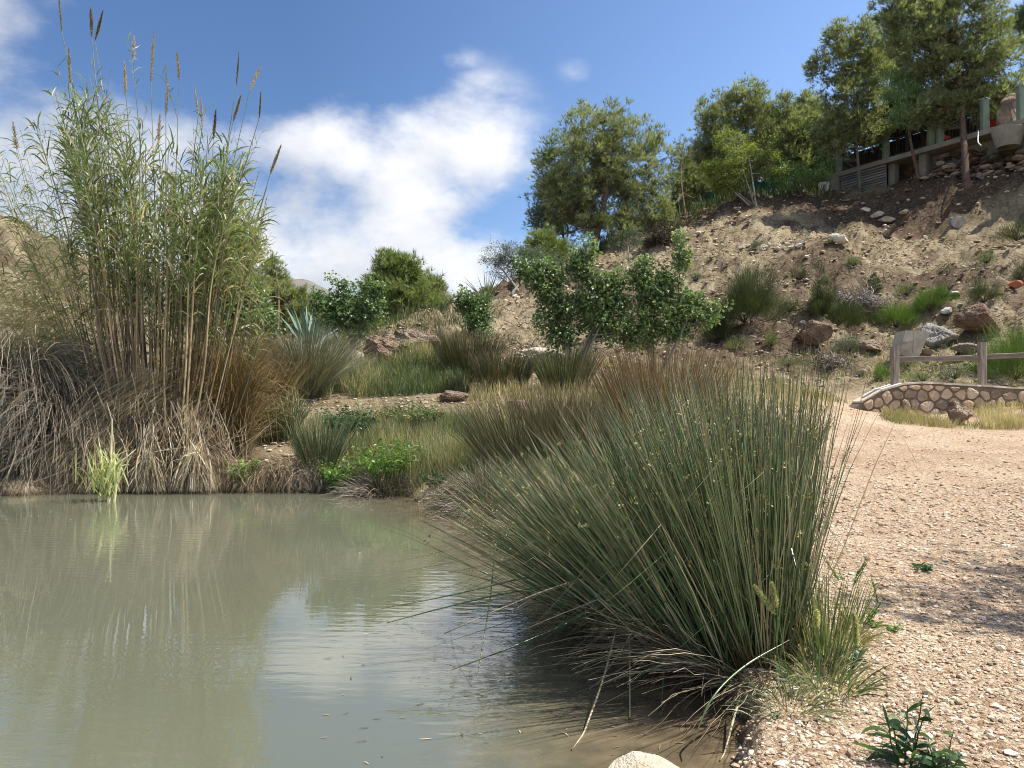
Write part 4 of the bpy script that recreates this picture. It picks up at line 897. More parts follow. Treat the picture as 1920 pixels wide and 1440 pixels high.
    a = np.linspace(0, 6.283, n, endpoint=False); rr = np.array([14.5*(1-.28*math.exp(-((x-1.6)/.35)**2)) for x in a])*s*(1+rg.normal(0, .02, n))
    ring = np.stack([np.cos(a)*rr, np.zeros(n), np.sin(a)*rr*.85], -1)+p+np.array([0, 0, 9*s])
    fr = ring+np.array([0, -.11, 0]); bk = ring+np.array([0, .11, .05]); c0 = fr.mean(0)
    v = np.vstack([fr, bk, [c0], [bk.mean(0)]]); f3 = [[2*n, (i+1) % n, i] for i in range(n)]+[[2*n+1, n+i, n+(i+1) % n] for i in range(n)]
    mb.add(v, f3, .6); mb.add(v, [[i, (i+1) % n, n+(i+1) % n, n+i] for i in range(n)], .6)
    tag(mb.build('millstone', M['rock_grey'], origin=p), 'broken round grey millstone standing on the upper slope ledge', 'millstone')
    # leaning stump
    p = hit(1668, 446); s = p[1]/F; mb = MB()
    c = curve([p+np.array([-.25, 0, -.1]), p+np.array([.05, 0, .2]), p+np.array([.25, -.05, .42])], 6)
    tubes(mb, c[None], np.array([[.17, .16, .15, .15, .14, .13]]), .3, 12)
    e = c[-1]; an = np.arange(12)*math.pi/6; mb.add(np.vstack([[e]]+[[e+np.array([math.cos(x)*.11, math.sin(x)*.12, -math.cos(x)*.07])] for x in an]), [[0, i+1, (i+1) % 12+1] for i in range(12)], .9)
    tag(mb.build('tree_stump', M['bark'], smooth=False), 'leaning dark cut tree stump on the slope ledge', 'stump')
rocks()
#--STRUCTURES--
def clip(poly, n, c):
    out = []
    for i in range(len(poly)):
        a, b = poly[i], poly[(i+1) % len(poly)]; da, db = a@n-c, b@n-c
        if da <= 0: out.append(a)
        if da*db < 0: out.append(a+(b-a)*da/(da-db))
    return out
def wall_and_fence():
    Y0 = 17.0; th = .42
    prof_px = [(1592, 775, 775), (1612, 757, 776), (1640, 739, 780), (1668, 727, 783), (1700, 720, 786), (1740, 719, 788), (1780, 722, 789), (1840, 725, 790), (1900, 729, 792), (2010, 731, 796), (2120, 733, 800)]
    xs, zt, zb = [], [], []
    for u, a, b in prof_px:
        p = P(u, a, Y0); xs.append(p[0]); zt.append(p[2]); zb.append(min(P(u, b, Y0)[2], gz(p[0], Y0))-.15)
    xs, zt, zb = map(np.array, (xs, zt, zb))
    root = empty('stone_wall', (xs[0], Y0, zb[0]), 'low mortared rubble stone wall with a rounded left end below the fence', 'stone wall')
    n = len(xs); mb = MB()
    v = np.vstack([np.stack([xs, np.full(n, Y0), zb], -1), np.stack([xs, np.full(n, Y0), zt], -1), np.stack([xs, np.full(n, Y0+th), zt], -1), np.stack([xs, np.full(n, Y0+th), zb], -1)])
    f = [[k*n+i, k*n+i+1, (k+1)*n+i+1, (k+1)*n+i] for k in range(3) for i in range(n-1)]+[[0, n, 2*n, 3*n], [n-1, 4*n-1, 3*n-1, 2*n-1]]
    mb.add(v, f, .4); mb.build('wall_core', M['mortar'], root)
    # individual facing stones (Voronoi cells)
    rng = np.random.default_rng(4); top = lambda x: np.interp(x, xs, zt); bot = lambda x: np.interp(x, xs, zb)
    seeds = []
    z_lo, z_hi = zb.min(), zt.max()
    for gx in np.arange(xs[0], xs[-1], .27):
        for r_, gz_ in enumerate(np.arange(z_lo, z_hi+.2, .21)):
            seeds.append((gx+(.13 if r_ % 2 else 0)+rng.uniform(-.085, .085), gz_+rng.uniform(-.06, .06)))
    seeds = np.array(seeds); sb = MB()
    for i, s in enumerate(seeds):
        if s[0] < xs[0]+.05 or s[0] > xs[-1]-.05 or s[1] > top(s[0])-.02 or s[1] < bot(s[0])-.05: continue
        poly = [s+np.array(d) for d in ((-.3, -.3), (.3, -.3), (.3, .3), (-.3, .3))]
        for j in np.argsort(((seeds-s)**2).sum(1))[1:14]:
            q = seeds[j]; nn_ = q-s; m = (q+s)/2; L_ = np.linalg.norm(nn_); nn_ = nn_/L_; poly = clip(poly, nn_, nn_@m-.014)
            if len(poly) < 3: break
        tx = top(s[0]); sl_ = (top(s[0]+.1)-top(s[0]-.1))/.2; nn_ = np.array([-sl_, 1.])/math.hypot(sl_, 1)
        poly = clip(poly, nn_, nn_@np.array([s[0], tx])-.035)
        if len(poly) < 3: continue
        # round the corners
        for _ in range(2): poly = [p_ for k in range(len(poly)) for p_ in (poly[k]*.78+poly[(k+1) % len(poly)]*.22, poly[k]*.22+poly[(k+1) % len(poly)]*.78)]
        A = np.array(poly); c = A.mean(0); h = rng.uniform(.02, .06); m = len(A)
        A = c+(A-c)*(1+rng.normal(0, .025, (m, 1)))
        l0 = np.stack([A[:, 0], np.full(m, Y0+.004), A[:, 1]], -1); B = c+(A-c)*.93; l1 = np.stack([B[:, 0], np.full(m, Y0-h*.8), B[:, 1]], -1)
        Cc = c+(A-c)*.6; l2 = np.stack([Cc[:, 0], np.full(m, Y0-h)+rng.normal(0, .004, m), Cc[:, 1]], -1)
        tn = rng.random()
        v = np.vstack([l0, l1, l2, [[c[0], Y0-h, c[1]]]])
        sb.add(v, [[k, (k+1) % m, m+(k+1) % m, m+k] for k in range(m)]+[[m+k, m+(k+1) % m, 2*m+(k+1) % m, 2*m+k] for k in range(m)], tn)
        sb.add(v, [[2*m+k, 2*m+(k+1) % m, 3*m] for k in range(m)], tn)
    sb.build('facing_stones', M['wallstone'], root)
    # flat cap slabs
    cb = MB(); x = xs[1]+.02
    while x < xs[-1]:
        w = rng.uniform(.28, .5); x2 = min(x+w, xs[-1]); za, zb_ = top(x), top(x2)
        ov = rng.uniform(.015, .06); t = rng.uniform(.03, .05)
        k = 4; xx = np.linspace(x+.008, x2-.008, k); yy = Y0-ov+rng.normal(0, .012, k); zz = np.interp(xx, [x, x2], [za, zb_])+.002
        fr = np.stack([xx, yy, zz], -1); v = np.vstack([fr, fr+[0, 0, t], np.stack([xx, np.full(k, Y0+th+.03), zz+t], -1), np.stack([xx, np.full(k, Y0+th+.03), zz], -1)])
        cb.add(v, [[a*k+i, a*k+i+1, ((a+1) % 4)*k+i+1, ((a+1) % 4)*k+i] for a in range(4) for i in range(k-1)]+[[0, k, 2*k, 3*k], [k-1, 4*k-1, 3*k-1, 2*k-1]], rng.uniform(.5, 1))
        x = x2
    cb.build('capstones', M['rock_pale'], root)
    # fence
    Yf = Y0+.2
    p1, p2 = P(1678, 718, Yf), P(1842, 722, Yf); p3 = np.array([p2[0]*2-p1[0]+.4, Yf-.3, p2[2]])
    fr = empty('wooden_fence', (p1[0], Yf, p1[2]), 'weathered wooden post and rail fence standing on the low stone wall', 'fence')
    for p, ht in ((p1, 68), (p2, 80), (p3, 80)):
        mb = MB(); bar(mb, p-np.array([0, 0, .08]), p+np.array([0, 0, ht*Yf/F]), .145, .145, .4, .001); mb.build('post', M['post'], fr)
    for a, b, v1, v2 in ((p1, p2, 674, 671), (p2, p3, 669, 662)):
        za = P(1700, v1, Yf)[2]; zb_ = P(1840, v2, Yf)[2]
        mb = MB(); bar(mb, (a[0]+.06, a[1], za), (b[0]-.06, b[1], zb_), .08, .115, .4, .002); mb.build('rail', M['rail'], fr)
wall_and_fence()
def terrace():
    A = P(1560, 326, 42.); Bp = P(1925, 231, 33.5); zs = A[2]; Bp[2] = zs
    ax = (Bp-A); Lt = np.linalg.norm(ax[:2]); ax = ax/np.linalg.norm(ax); inn = np.array([-ax[1], ax[0], 0]); rz = math.atan2(ax[1], ax[0])
    if inn[1] < 0: inn = -inn
    root = empty('terrace_building', (A[0], A[1], zs-1.5), 'open restaurant terrace with grey-green pillars above the hill crest', 'terrace')
    q = lambda s, d, z: A+ax*s+inn*d+np.array([0, 0, z])
    su = lambda u: (lambda r: float(np.linalg.solve(np.array([[r[0], -ax[0]], [r[1], -ax[1]]]), A[:2])[1]))(ray(u, 300))
    E = 4.0
    mb = MB(); c = q((Lt+E)/2-.2, 3, -.16); box(mb, c, (Lt+E+.4, 6.2, .24), rz, .5); mb.build('floor_slab', M['concrete'], root)
    # retaining walls under the slab
    s1, s2, s3 = su(1661), su(1722), su(1800)
    mb = MB(); rng = np.random.default_rng(6)
    c = q((s3+Lt+E)/2-.9, 1.1, -1.6); box(mb, c, (Lt+E-s3+3.6, .5, 2.6), rz, .4); mb.build('retaining_wall', M['concrete'], root)
    mb = MB(); c = q(s3/2, 1.5, -1.4); box(mb, c, (s3, .5, 2.2), rz, .2); mb.build('back_wall', M['rock_red'], root)
    # rubble stones piled against the wall
    n = 260; ss = rng.uniform(s2, Lt+E, n); dd = rng.uniform(-.3, .9, n)
    b0 = A[None]+ax[None]*ss[:, None]+inn[None]*dd[:, None]
    gzz = ground(b0[:, 0], b0[:, 1]); b0[:, 2] = np.minimum(zs-.5, gzz+rng.uniform(-.05, .9, n)*np.clip(dd+.3, .1, 1))
    pr = [rock_shape(rng, 1, 9) for _ in range(6)]; mb = MB()
    for k in range(n):
        v, f = pr[k % 6]; mb.add(v*rng.uniform(.08, .24)*np.array([1.2, 1, .6])+b0[k], f, rng.random())
    mb.build('rubble_facing', M['rock_red'], root)
    # end pier, slatted panel
    mb = MB(); c = q(.15, .2, -.75); box(mb, c, (.7, .7, 1.0), rz, .5); mb.build('corner_pier', M['concrete'], root)
    mb = MB()
    for k in range(9): 
        z = -.36-k*.135; bar(mb, q(.55, .02, z), q(s1, .02, z), .04, .1, rng.random())
    for s in (.6, s1*.5, s1-.05): bar(mb, q(s, .07, -.3), q(s, .07, -1.55), .06, .06, .4)
    mb.build('slat_panel', M['slats'], root)
    for sx, dx in ((s1, .5), (s2, .35)):
        mb = MB(); box(mb, q(sx+.1, dx, -.88), (.35, .38, 1.35), rz, .4); mb.build('support_pier', M['concrete'], root)
    pil = [(1569, 1.35), (1657, 1.3), (1742, 1.45), (1759, 1.5), (1843, 1.45), (1912, 1.5), (2000, 1.4)]
    for u, h in pil:
        s = su(u); mb = MB(); b = q(s, .18, -.04); bar(mb, b, b+np.array([0, 0, h]), .30, .30, .5)
        box(mb, b+np.array([0, 0, h+.03]), (.36, .36, .06), rz, .6); mb.build('pillar', M['pillar'], root)
    for (u1, u2) in ((1569, 1657), (1657, 1742), (1759, 1843)):
        a, b = su(u1)+.15, su(u2)-.15; mb = MB()
        for z in (.95, .1): bar(mb, q(a, .2, z), q(b, .2, z), .05, .05, .5)
        for s in np.arange(a+.12, b, .16): bar(mb, q(s, .2, .1), q(s, .2, .95), .02, .02, .5)
        mb.build('railing', M['metal'], root)
    # roof on timber posts over the left part
    r0, r1 = su(1585), su(1790)
    for s in np.linspace(r0, r1, 5):
        for d in (.9, 4.6):
            mb = MB(); bar(mb, q(s, d, -.04), q(s, d, 2.5), .14, .14, .5); mb.build('roof_post', M['dark_wood'], root)
    mb = MB()
    for d in (.9, 2.75, 4.6): bar(mb, q(r0-.3, d, 2.55), q(r1+.3, d, 2.55), .14, .18, .4)
    for s in np.arange(r0-.2, r1+.3, .45): bar(mb, q(s, .5, 2.7), q(s, 5, 2.7), .09, .12, .6)
    mb.build('roof_beams', M['dark_wood'], root)
    mb = MB(); box(mb, q((r0+r1)/2-1, 2.75, 2.85), (r1-r0+3, 5.2, .1), rz, .2); mb.build('roof', M['dark_wood'], root)
    mb = MB(); box(mb, q((r0+r1)/2-3, 5.3, 1.3), (r1-r0+7, .2, 2.7), rz, .2); rw = mb.build('rear_wall', M['dark_wood'], root)
    for s in (su(1680), su(1700), su(1755)):
        mb = MB(); box(mb, q(s+.3, 5.16, 1.3), (.55, .06, 1.), rz, .9); mb.build('window', M['render'], root)
    # things on the terrace
    for k, (u, d, lab) in enumerate([(1728, 1.4, 'red covered table on the terrace left of the double pillars'), (1832, 1.5, 'red covered table on the terrace behind the right pillar')]):
        o = empty('table', q(su(u), d, -.04), lab, 'table', 'terrace tables')
        mb = MB(); box(mb, q(su(u), d, .72), (.8, .8, .05), rz, .5); box(mb, q(su(u), d, .56), (.82, .82, .26), rz, .5); mb.build('tablecloth', M['red'], o)
        for i in (-.3, .3):
            for j in (-.3, .3):
                mb = MB(); bar(mb, q(su(u)+i, d+j, -.04), q(su(u)+i, d+j, .45), .05, .05); mb.build('leg', M['dark_wood'], o)
    # rough stone plinth on the slab
    p = q(su(1880), .7, -.04); rg = np.random.default_rng(21); vv, f = rock_shape(rg, 4, 10, .05)
    mb = MB(); z = vv[:, 2]; wq = 1+.25*np.exp(-((z-.75)/.2)**2)-.18*np.exp(-((z-.45)/.15)**2)
    mb.add(vv*np.stack([wq*.52, wq*.5, np.full(len(vv), .72)], -1)+p+np.array([0, 0, .66]), f, .45)
    tag(mb.build('carved_boulder', M['rock'], origin=p), 'brown waisted boulder standing on the terrace edge between two pillars', 'boulder')
    # round tank below the slab
    p = q(su(1893), -.1, -1.15); mb = MB(); n = 28; a = np.linspace(0, 6.283, n, endpoint=False)
    prof = [(.44, 0), (.54, .3), (.62, .58), (.66, .76), (.66, .82), (.58, .82), (0.01, .81)]
    v = np.vstack([np.stack([np.cos(a)*r, np.sin(a)*r, np.full(n, h)], -1) for r, h in prof])+p
    mb.add(v, [[k*n+i, k*n+(i+1) % n, (k+1)*n+(i+1) % n, (k+1)*n+i] for k in range(len(prof)-1) for i in range(n)], .6)
    tag(mb.build('stone_tank', M['concrete'], smooth=False, origin=p), 'rounded grey stone tank under the right end of the terrace', 'tank')
    c = curve([q(su(1836), -.05, .0), q(su(1846), -.5, -.35), q(su(1855), -.9, -.8), q(su(1868), -1.2, -1.1)], 16)
    mb = MB(); tubes(mb, c[None], np.full((1, 16), .028), .9, 6); tag(mb.build('garden_hose', M['white'], smooth=True), 'pale hose hanging from the terrace edge beside the tank', 'hose')
    # white bin and green netting
    p = P(1545, 352, 41); p[2] = gz(p[0], p[1]); mb = MB(); n = 20; a = np.linspace(0, 6.283, n, endpoint=False)
    prof = [(.22, 0), (.27, .05), (.28, .5), (.30, .52), (.30, .56), (.22, .58), (.01, .58)]
    v = np.vstack([np.stack([np.cos(a)*r, np.sin(a)*r, np.full(n, h)], -1) for r, h in prof])+p
    mb.add(v, [[k*n+i, k*n+(i+1) % n, (k+1)*n+(i+1) % n, (k+1)*n+i] for k in range(len(prof)-1) for i in range(n)], .6)
    tag(mb.build('bin', M['white'], origin=p), 'small off-white drum at the left corner of the terrace', 'bin')
    mb = MB(); k = 40; us = np.linspace(1318, 1470, k); v = []
    for i, u in enumerate(us):
        p = P(u, 350, 43.5); g = gz(p[0], p[1]); w = .05*math.sin(i*1.3)
        v += [(p[0], p[1]+w, g-.1), (p[0], p[1]+w*.4, g+1.35+.05*math.sin(i*.8))]
    v = np.array(v); i = np.arange(k-1)*2; f = np.stack([i, i+2, i+3, i+1], 1)
    mb.add(v, f, .5); v2 = v+np.array([0, .02, 0]); mb.add(v2, f[:, ::-1], .5)
    nroot = empty('shade_fence', v[0], 'dark green shade netting fence behind the crooked yellow-green tree', 'fence')
    mb.build('netting', M['net'], nroot)
    for j in range(0, k, 8):
        mb = MB(); b = v[j*2]+np.array([0, .07, 0]); bar(mb, b, b+np.array([0, 0, 1.55]), .05, .05); mb.build('post', M['metal'], nroot)
terrace()
#--REEDS--
def reeds():
    rng = np.random.default_rng(100)
    Y = 10.9
    root = empty('giant_reed_clump', at(300, Y), 'tall clump of giant reeds with brown canes, green leaves and feathery plumes', 'reeds')
    # cane tips (photo pixel) -> canes start close together low down
    plume_px = [(170, 14, 70, 172), (193, 20, 76, 178), (251, 66, 112, 250), (289, 58, 158, 283), (233, 115, 178, 236), (332, 98, 150, 336), (315, 148, 218, 311), (364, 160, 215, 372), (377, 182, 240, 379), (448, 98, 160, 443), (489, 124, 170, 468), (452, 178, 228, 437), (489, 172, 222, 486), (527, 272, 328, 506), (129, 92, 160, 132), (110, -10, 60, 116), (300, 215, 270, 297), (405, 205, 260, 400)]
    tops = [(u1, v1, True, (u0, v0)) for u0, v0, v1, u1 in plume_px]
    for i in range(72):
        g = rng.choice(4, p=[.38, .22, .18, .22]); c = [(150, 190, 55, 70), (255, 290, 50, 80), (345, 330, 50, 70), (430, 280, 38, 80)][g]
        tops.append((rng.normal(c[0], c[2]*.55), c[1]+abs(rng.normal(0, 1))*c[3]*1.5-50, False, None))
    leaves_b, leaves_d = [], []; allc = []
    for k, (u, v, pl, tp) in enumerate(tops):
        ub = 300+(u-285)*.30+rng.normal(0, 13); Yk = Y+rng.uniform(-.55, .8)
        ub = min(max(ub, 190), 400)
        b = at(ub, Yk); b[2] = max(b[2], 0)-.05
        top = P(u, v, Yk+rng.uniform(-.3, .3))
        m1 = b*.68+top*.32; m1[0] += (b[0]-top[0])*-.06+rng.normal(0, .03); m1[1] += rng.normal(0, .08)
        m2 = b*.33+top*.67+rng.normal(0, .04, 3)
        m2[0] -= (top[0]-b[0])*.05
        c = curve([b, m1, m2, top], 16); allc.append(c)
        r = rng.uniform(.012, .019)
        mb = MB(); tubes(mb, c[None], (r*(1-.72*np.linspace(0, 1, 16)**1.5))[None], rng.random(), 5)
        # node rings
        mb.build('cane', M['cane'], root, smooth=True)
        nl = rng.integers(36, 52) if not pl else rng.integers(20, 30)
        if ub < 280: nl = int(nl*1.35)
        t = rng.uniform(.58, .985 if not pl else .82, nl)**.95
        x = t*15; i0 = np.minimum(x.astype(int), 14); fr = (x-i0)[:, None]
        p = c[i0]*(1-fr)+c[i0+1]*fr; tg = nrm(c[i0+1]-c[i0]); a = rng.random(nl)*6.283
        side = np.stack([np.cos(a), np.sin(a), np.zeros(nl)], -1)
        side[:, 1] *= .8
        p = p+side*rng.uniform(0, .13, (nl, 1))
        leaves_b.append(p); leaves_d.append(tg*rng.uniform(1., 2.6, (nl, 1))+side)
        if pl:
            e = P(tp[0], tp[1], Yk); L_ = np.linalg.norm(e-top); ax = (e-top)/L_; pb = MB()
            stem = curve([top, top*.5+e*.5+rng.normal(0, .01, 3), e], 8); tubes(pb, stem[None], np.full((1, 8), .0055), .45, 4)
            n = 700; tt = rng.random(n)**.9; q = top+(e-top)*tt[:, None]
            wid = .016*np.minimum(1, np.minimum(tt*7+.2, (1-tt)*2.2+.1))
            if k in (9, 12, 7, 8, 15): wid *= .45
            d = nrm(rng.normal(0, 1, (n, 3))*.33+ax*1.1); q = q+rng.normal(0, .22, (n, 3))*wid[:, None]; ribbons(pb, arcs(q, d, wid*2.4+.012, .1, 3), .006, rng.random(n), rng)
            pb.build('plume', M['plume'], root)
    # shorter canes filling the middle of the clump
    n2 = 120; ub = rng.uniform(205, 400, n2); extra = []
    for i in range(n2):
        Yk = Y+rng.uniform(-.6, .9); b = at(ub[i], Yk); b[2] = max(b[2], 0)-.05
        top = P(min(500, ub[i]+(ub[i]-300)*rng.uniform(.6, 2.4)+rng.normal(0, 18)), rng.uniform(300, 620), Yk); m = (b+top)/2+rng.normal(0, .05, 3); c = curve([b, m, top], 16); extra.append(c)
        nl = 7; x = rng.uniform(10, 14.9, nl); i0 = x.astype(int); fr = (x-i0)[:, None]; a = rng.random(nl)*6.283; side = np.stack([np.cos(a), np.sin(a), np.zeros(nl)], -1)
        leaves_b.append(c[i0]*(1-fr)+c[i0+1]*fr); leaves_d.append(nrm(c[i0+1]-c[i0])+side)
    eb = MB(); tubes(eb, np.array(extra), rng.uniform(.008, .014, n2), rng.random(n2), 5); tag(eb.build('short_canes', M['cane'], root, smooth=True), kind='stuff'); allc += extra
    B_ = np.concatenate(leaves_b); D_ = np.concatenate(leaves_d); n = len(B_)
    fb = MB(); ln = rng.uniform(.12, .42, n); hgt = np.clip((B_[:, 2]-2)/4, 0, 1)
    tint = np.clip(rng.random(n)*.80+(rng.random(n) < .14+.45*(1-hgt)**1.5)*.35, 0, 1)
    ribbons(fb, arcs(B_, D_, ln, rng.uniform(.5, 1.9, n), 7, 1.2, .05, rng), rng.uniform(.012, .026, n), tint, rng)
    # thin side shoots with short leaves
    ns = 480; ci = rng.integers(0, len(allc), ns); tt = rng.uniform(8.5, 13.9, ns); i0 = tt.astype(int); AC = np.array(allc)
    p = AC[ci, i0]*(1-(tt-i0))[:, None]+AC[ci, i0+1]*(tt-i0)[:, None]; a = rng.random(ns)*6.283
    d = np.stack([np.cos(a)*.42, np.sin(a)*.35, np.ones(ns)], -1); sh = arcs(p, d, rng.uniform(.35, .95, ns), .0, 6, wob=.06, rng=rng)
    sb = MB(); tubes(sb, sh, rng.uniform(.0025, .0045, ns), rng.random(ns), 3); sb.build('side_shoots', M['cane'], root)['kind'] = 'stuff'
    m = 9; q = sh[:, 1:][:, np.tile(np.arange(5), 2)[:m]].reshape(-1, 3); nq = len(q); a = rng.random(nq)*6.283
    d = np.stack([np.cos(a)*.7, np.sin(a)*.7, rng.uniform(.5, 1.6, nq)], -1)
    ribbons(fb, arcs(q, d, rng.uniform(.10, .28, nq), rng.uniform(.3, 1.5, nq), 5, 1.2, .05, rng), rng.uniform(.008, .016, nq), np.clip(rng.random(nq)*.8+(rng.random(nq) < .22)*.25, 0, 1), rng)
    tag(fb.build('foliage', M['reed_leaf'], root), kind='stuff')
    # dead leaves fallen straight down from the clump to the water
    def strands(mb, foc, bot, n, arch, w, rg, tint=(0, 1), jit=.05, k=9, cut=0):
        """foc (u, v, Y, spread u px, spread v px); bot (u0, u1, v0, v1, Y0, Y1)"""
        yu = foc[2]+rg.normal(0, .22, n); a = np.array([P(foc[0]+rg.normal(0, 1)*foc[3], foc[1]+rg.uniform(-1, 1)*foc[4], q) for q in yu])
        x = rg.random(n); yb = rg.uniform(bot[4], bot[5], n)-.22
        e = np.array([P(bot[0]+(bot[1]-bot[0])*t, 900, q) for t, q in zip(x, yb)]); e[:, 2] = rg.uniform(-.01, .05, n)+(rg.random(n) < .25)*rg.uniform(0, .4, n)
        m = (a+e)/2; m[:, 2] += arch*rg.uniform(-.1, 1., n)*np.linalg.norm((e-a)[:, :2], axis=1); m += (e-a)*np.array([.22, .22, 0])*rg.uniform(0, 1, (n, 1)); m += rg.normal(0, jit, (n, 3))
        t = np.linspace(0, 1, k)[None, :, None]; pts = a[:, None]*(1-t)**2+2*m[:, None]*t*(1-t)+e[:, None]*t*t
        pts = pts+np.cumsum(rg.normal(0, jit*.16, (n, k, 3)), 1)
        pts[..., 2] = np.maximum(pts[..., 2], .004)
        ribbons(mb, pts, w*rg.uniform(.5, 1.4, n), np.clip(rg.uniform(tint[0], tint[1], n), 0, 1), rg)
    rg = np.random.default_rng(5); kb = MB()
    strands(kb, (262, 730, 10.7, 34, 45), (40, 270, 0, 0, 10.2, 10.7), 1500, .35, .011, rg, (.25, 1), .07)
    strands(kb, (300, 800, 10.6, 50, 60), (180, 420, 0, 0, 10.1, 10.6), 1100, .12, .011, rg, (.0, .8), .07)
    strands(kb, (330, 780, 10.8, 60, 50), (260, 470, 0, 0, 10.2, 10.8), 800, .1, .010, rg, (.0, .7), .08)
    tag(kb.build('dry_skirt', M['straw'], root), kind='stuff')
    # second leaning reed clump at the left edge
    r2 = empty('leaning_reed_clump', at(60, 11.6), 'thinner reed clump leaning left with dry grey leaves at the left edge', 'reeds')
    lb, ld = [], []
    for k in range(52):
        u = rng.uniform(-150, 120); v = 230+abs(rng.normal(0, 130))+max(0, -u)*.6; Yk = 11.9+rng.uniform(-.5, .7)
        b = at(190+rng.normal(0, 36), Yk); top = P(u, v, Yk)
        c = curve([b, b*.62+top*.38+np.array([.1, 0, .12]), top], 12)
        mb = MB(); tubes(mb, c[None], (rng.uniform(.007, .012)*(1-.7*np.linspace(0, 1, 12)))[None], rng.random()*.8, 4); mb.build('cane', M['cane'], r2, smooth=True)
        nl = 44; t = rng.uniform(.35, .99, nl)*11; i0 = t.astype(int); fr = (t-i0)[:, None]; p = c[i0]*(1-fr)+c[i0+1]*fr
        a = rng.random(nl)*6.283; sd_ = np.stack([np.cos(a), np.sin(a), np.zeros(nl)], -1); lb.append(p+sd_*rng.uniform(0, .12, (nl, 1))); ld.append(nrm(c[i0+1]-c[i0])*1.1+sd_)
        if k in (3, 9, 15):
            e = top+np.array([-.06, 0, .42]); pb = MB(); n_ = 260; tt = rng.random(n_); q = top+(e-top)*tt[:, None]
            ribbons(pb, arcs(q, nrm(rng.normal(0, .5, (n_, 3))+np.array([0, 0, 1])), .07*np.minimum(1, (1-tt)*2+.2), .1, 3), .008, rng.random(n_), rng); pb.build('plume', M['plume'], r2)
    lb = np.concatenate(lb); ld = np.concatenate(ld); n = len(lb); low = lb[:, 2] < 2.9
    tint = np.where(low, rng.uniform(.74, 1, n), np.clip(rng.random(n)*1.1, 0, 1)); fb = MB()
    ribbons(fb, arcs(lb, ld, rng.uniform(.14, .42, n), rng.uniform(.5, 2., n), 6, 1.2, .05, rng), rng.uniform(.009, .02, n), tint, rng)
    # extra dry hanging leaves low at the left
    n = 1500; uu = rng.normal(55, 55, n); yy = 11.3+rng.normal(0, .4, n); vv = rng.uniform(520, 720, n)
    b = np.array([P(a_, b_, c_) for a_, b_, c_ in zip(uu, vv, yy)]); d = np.stack([rng.normal(-.4, .8, n), rng.normal(-.2, .6, n), rng.uniform(0, 1.2, n)], -1)
    ribbons(fb, arcs(b, d, rng.uniform(.15, .5, n), rng.uniform(1, 3, n), 6, 1, .06, rng), rng.uniform(.007, .014, n), rng.uniform(.74, 1, n), rng)
    tag(fb.build('foliage', M['reed_leaf'], r2), kind='stuff')
    # grey drooping rush mounds
    def mound(label, u, Y, ztop, rx, n, mat, seed, L_=(1., 2.), out=1., dr=(1.4, 3.2), w=.0042, thin=True, tp=1., upd=(.4, 1.4)):
        rg = np.random.default_rng(seed); c = at(u, Y); a = rg.random(n)*6.283
        b = np.stack([c[0]+np.cos(a)*rx*.45*np.sqrt(rg.random(n)), c[1]+np.sin(a)*rx*.4*np.sqrt(rg.random(n)), rg.uniform(.15, 1, n)*ztop], -1)
        d = np.stack([np.cos(a)*out, np.sin(a)*out, rg.uniform(*upd, n)], -1)
        pts = arcs(b, d, rg.uniform(L_[0]*.6, L_[1], n), rg.uniform(*dr, n), 10, 1., .075, rg)
        g = np.maximum(ground(pts[..., 0].ravel(), pts[..., 1].ravel()).reshape(pts.shape[:2]), -.02)
        pts[..., 2] = np.maximum(pts[..., 2], g+.01)
        mb = MB(); tubes(mb, pts, w*rg.uniform(.7, 1.2, n), rg.random(n)**tp, 3); return tag(mb.build('rush_mound', M[mat], origin=c), label, 'rush')
    def fan(label, u, mat, seed, parts):
        rg = np.random.default_rng(seed); mb = MB()
        for p_ in parts: strands(mb, *p_[:5], rg, *p_[5:])
        return tag(mb.build('rush_mound', M[mat]), label, 'rush')
    mound('dark grey drooping mound of dead rush at the left edge', 20, 10.9, 1.75, 1.15, 3400, 'grey_straw', 1, (1.0, 2.1), .8, (.9, 2.6), .0042)
    mound('dark dead rush mound under the leaning reeds', 110, 10.75, 1.2, .8, 1800, 'grey_straw', 2, (.9, 1.8), .8, (.8, 2.4))
    mound('rusty olive rush mound at the right foot of the giant reeds', 430, 11.1, 1.4, .5, 1700, 'rush_brown', 3, (.7, 1.4), .5, (.3, 1.6), tp=.8, upd=(.9, 2.2))
    fan('bleached straw fan at the water under the middle of the reeds', 285, 'straw', 7, [((282, 850, 10.35, 7, 16), (236, 318, 0, 0, 10.0, 10.25), 420, .12, .010, (.5, 1), .03), ((285, 800, 10.4, 9, 16), (250, 320, 0, 0, 10.05, 10.3), 200, .1, .010, (.4, 1), .04)])
    fan('pale straw fan hanging to the water below the brown canes', 360, 'straw', 6, [((368, 840, 10.35, 10, 18), (318, 412, 0, 0, 10.0, 10.3), 480, .15, .010, (.4, 1), .035), ((350, 790, 10.5, 12, 30), (330, 400, 0, 0, 10.1, 10.4), 220, .1, .010, (.2, .9), .05)])
    fan('greyish straw fan touching the water at the left of the young yellow reed', 120, 'straw', 8, [((200, 820, 10.4, 26, 36), (70, 235, 0, 0, 10.0, 10.3), 700, .3, .010, (.1, .9), .06)])
    fan('low tangle of dead stems overhanging the water right of the giant reeds', 480, 'straw', 4, [((450+k*28, 880-k*2, 10.5, 14, 14), (405+k*30, 470+k*30, 0, 0, 10.05, 10.4), 230, .3, .008, (0, .75), .07) for k in range(4)])
    fan('brown overhanging dead grass at the right end of the far bank', 575, 'grey_straw', 5, [((560+k*16, 885, 10.5, 12, 10), (530+k*26, 590+k*14, 0, 0, 10.1, 10.4), 230, .4, .007, (.2, 1), .06) for k in range(3)])
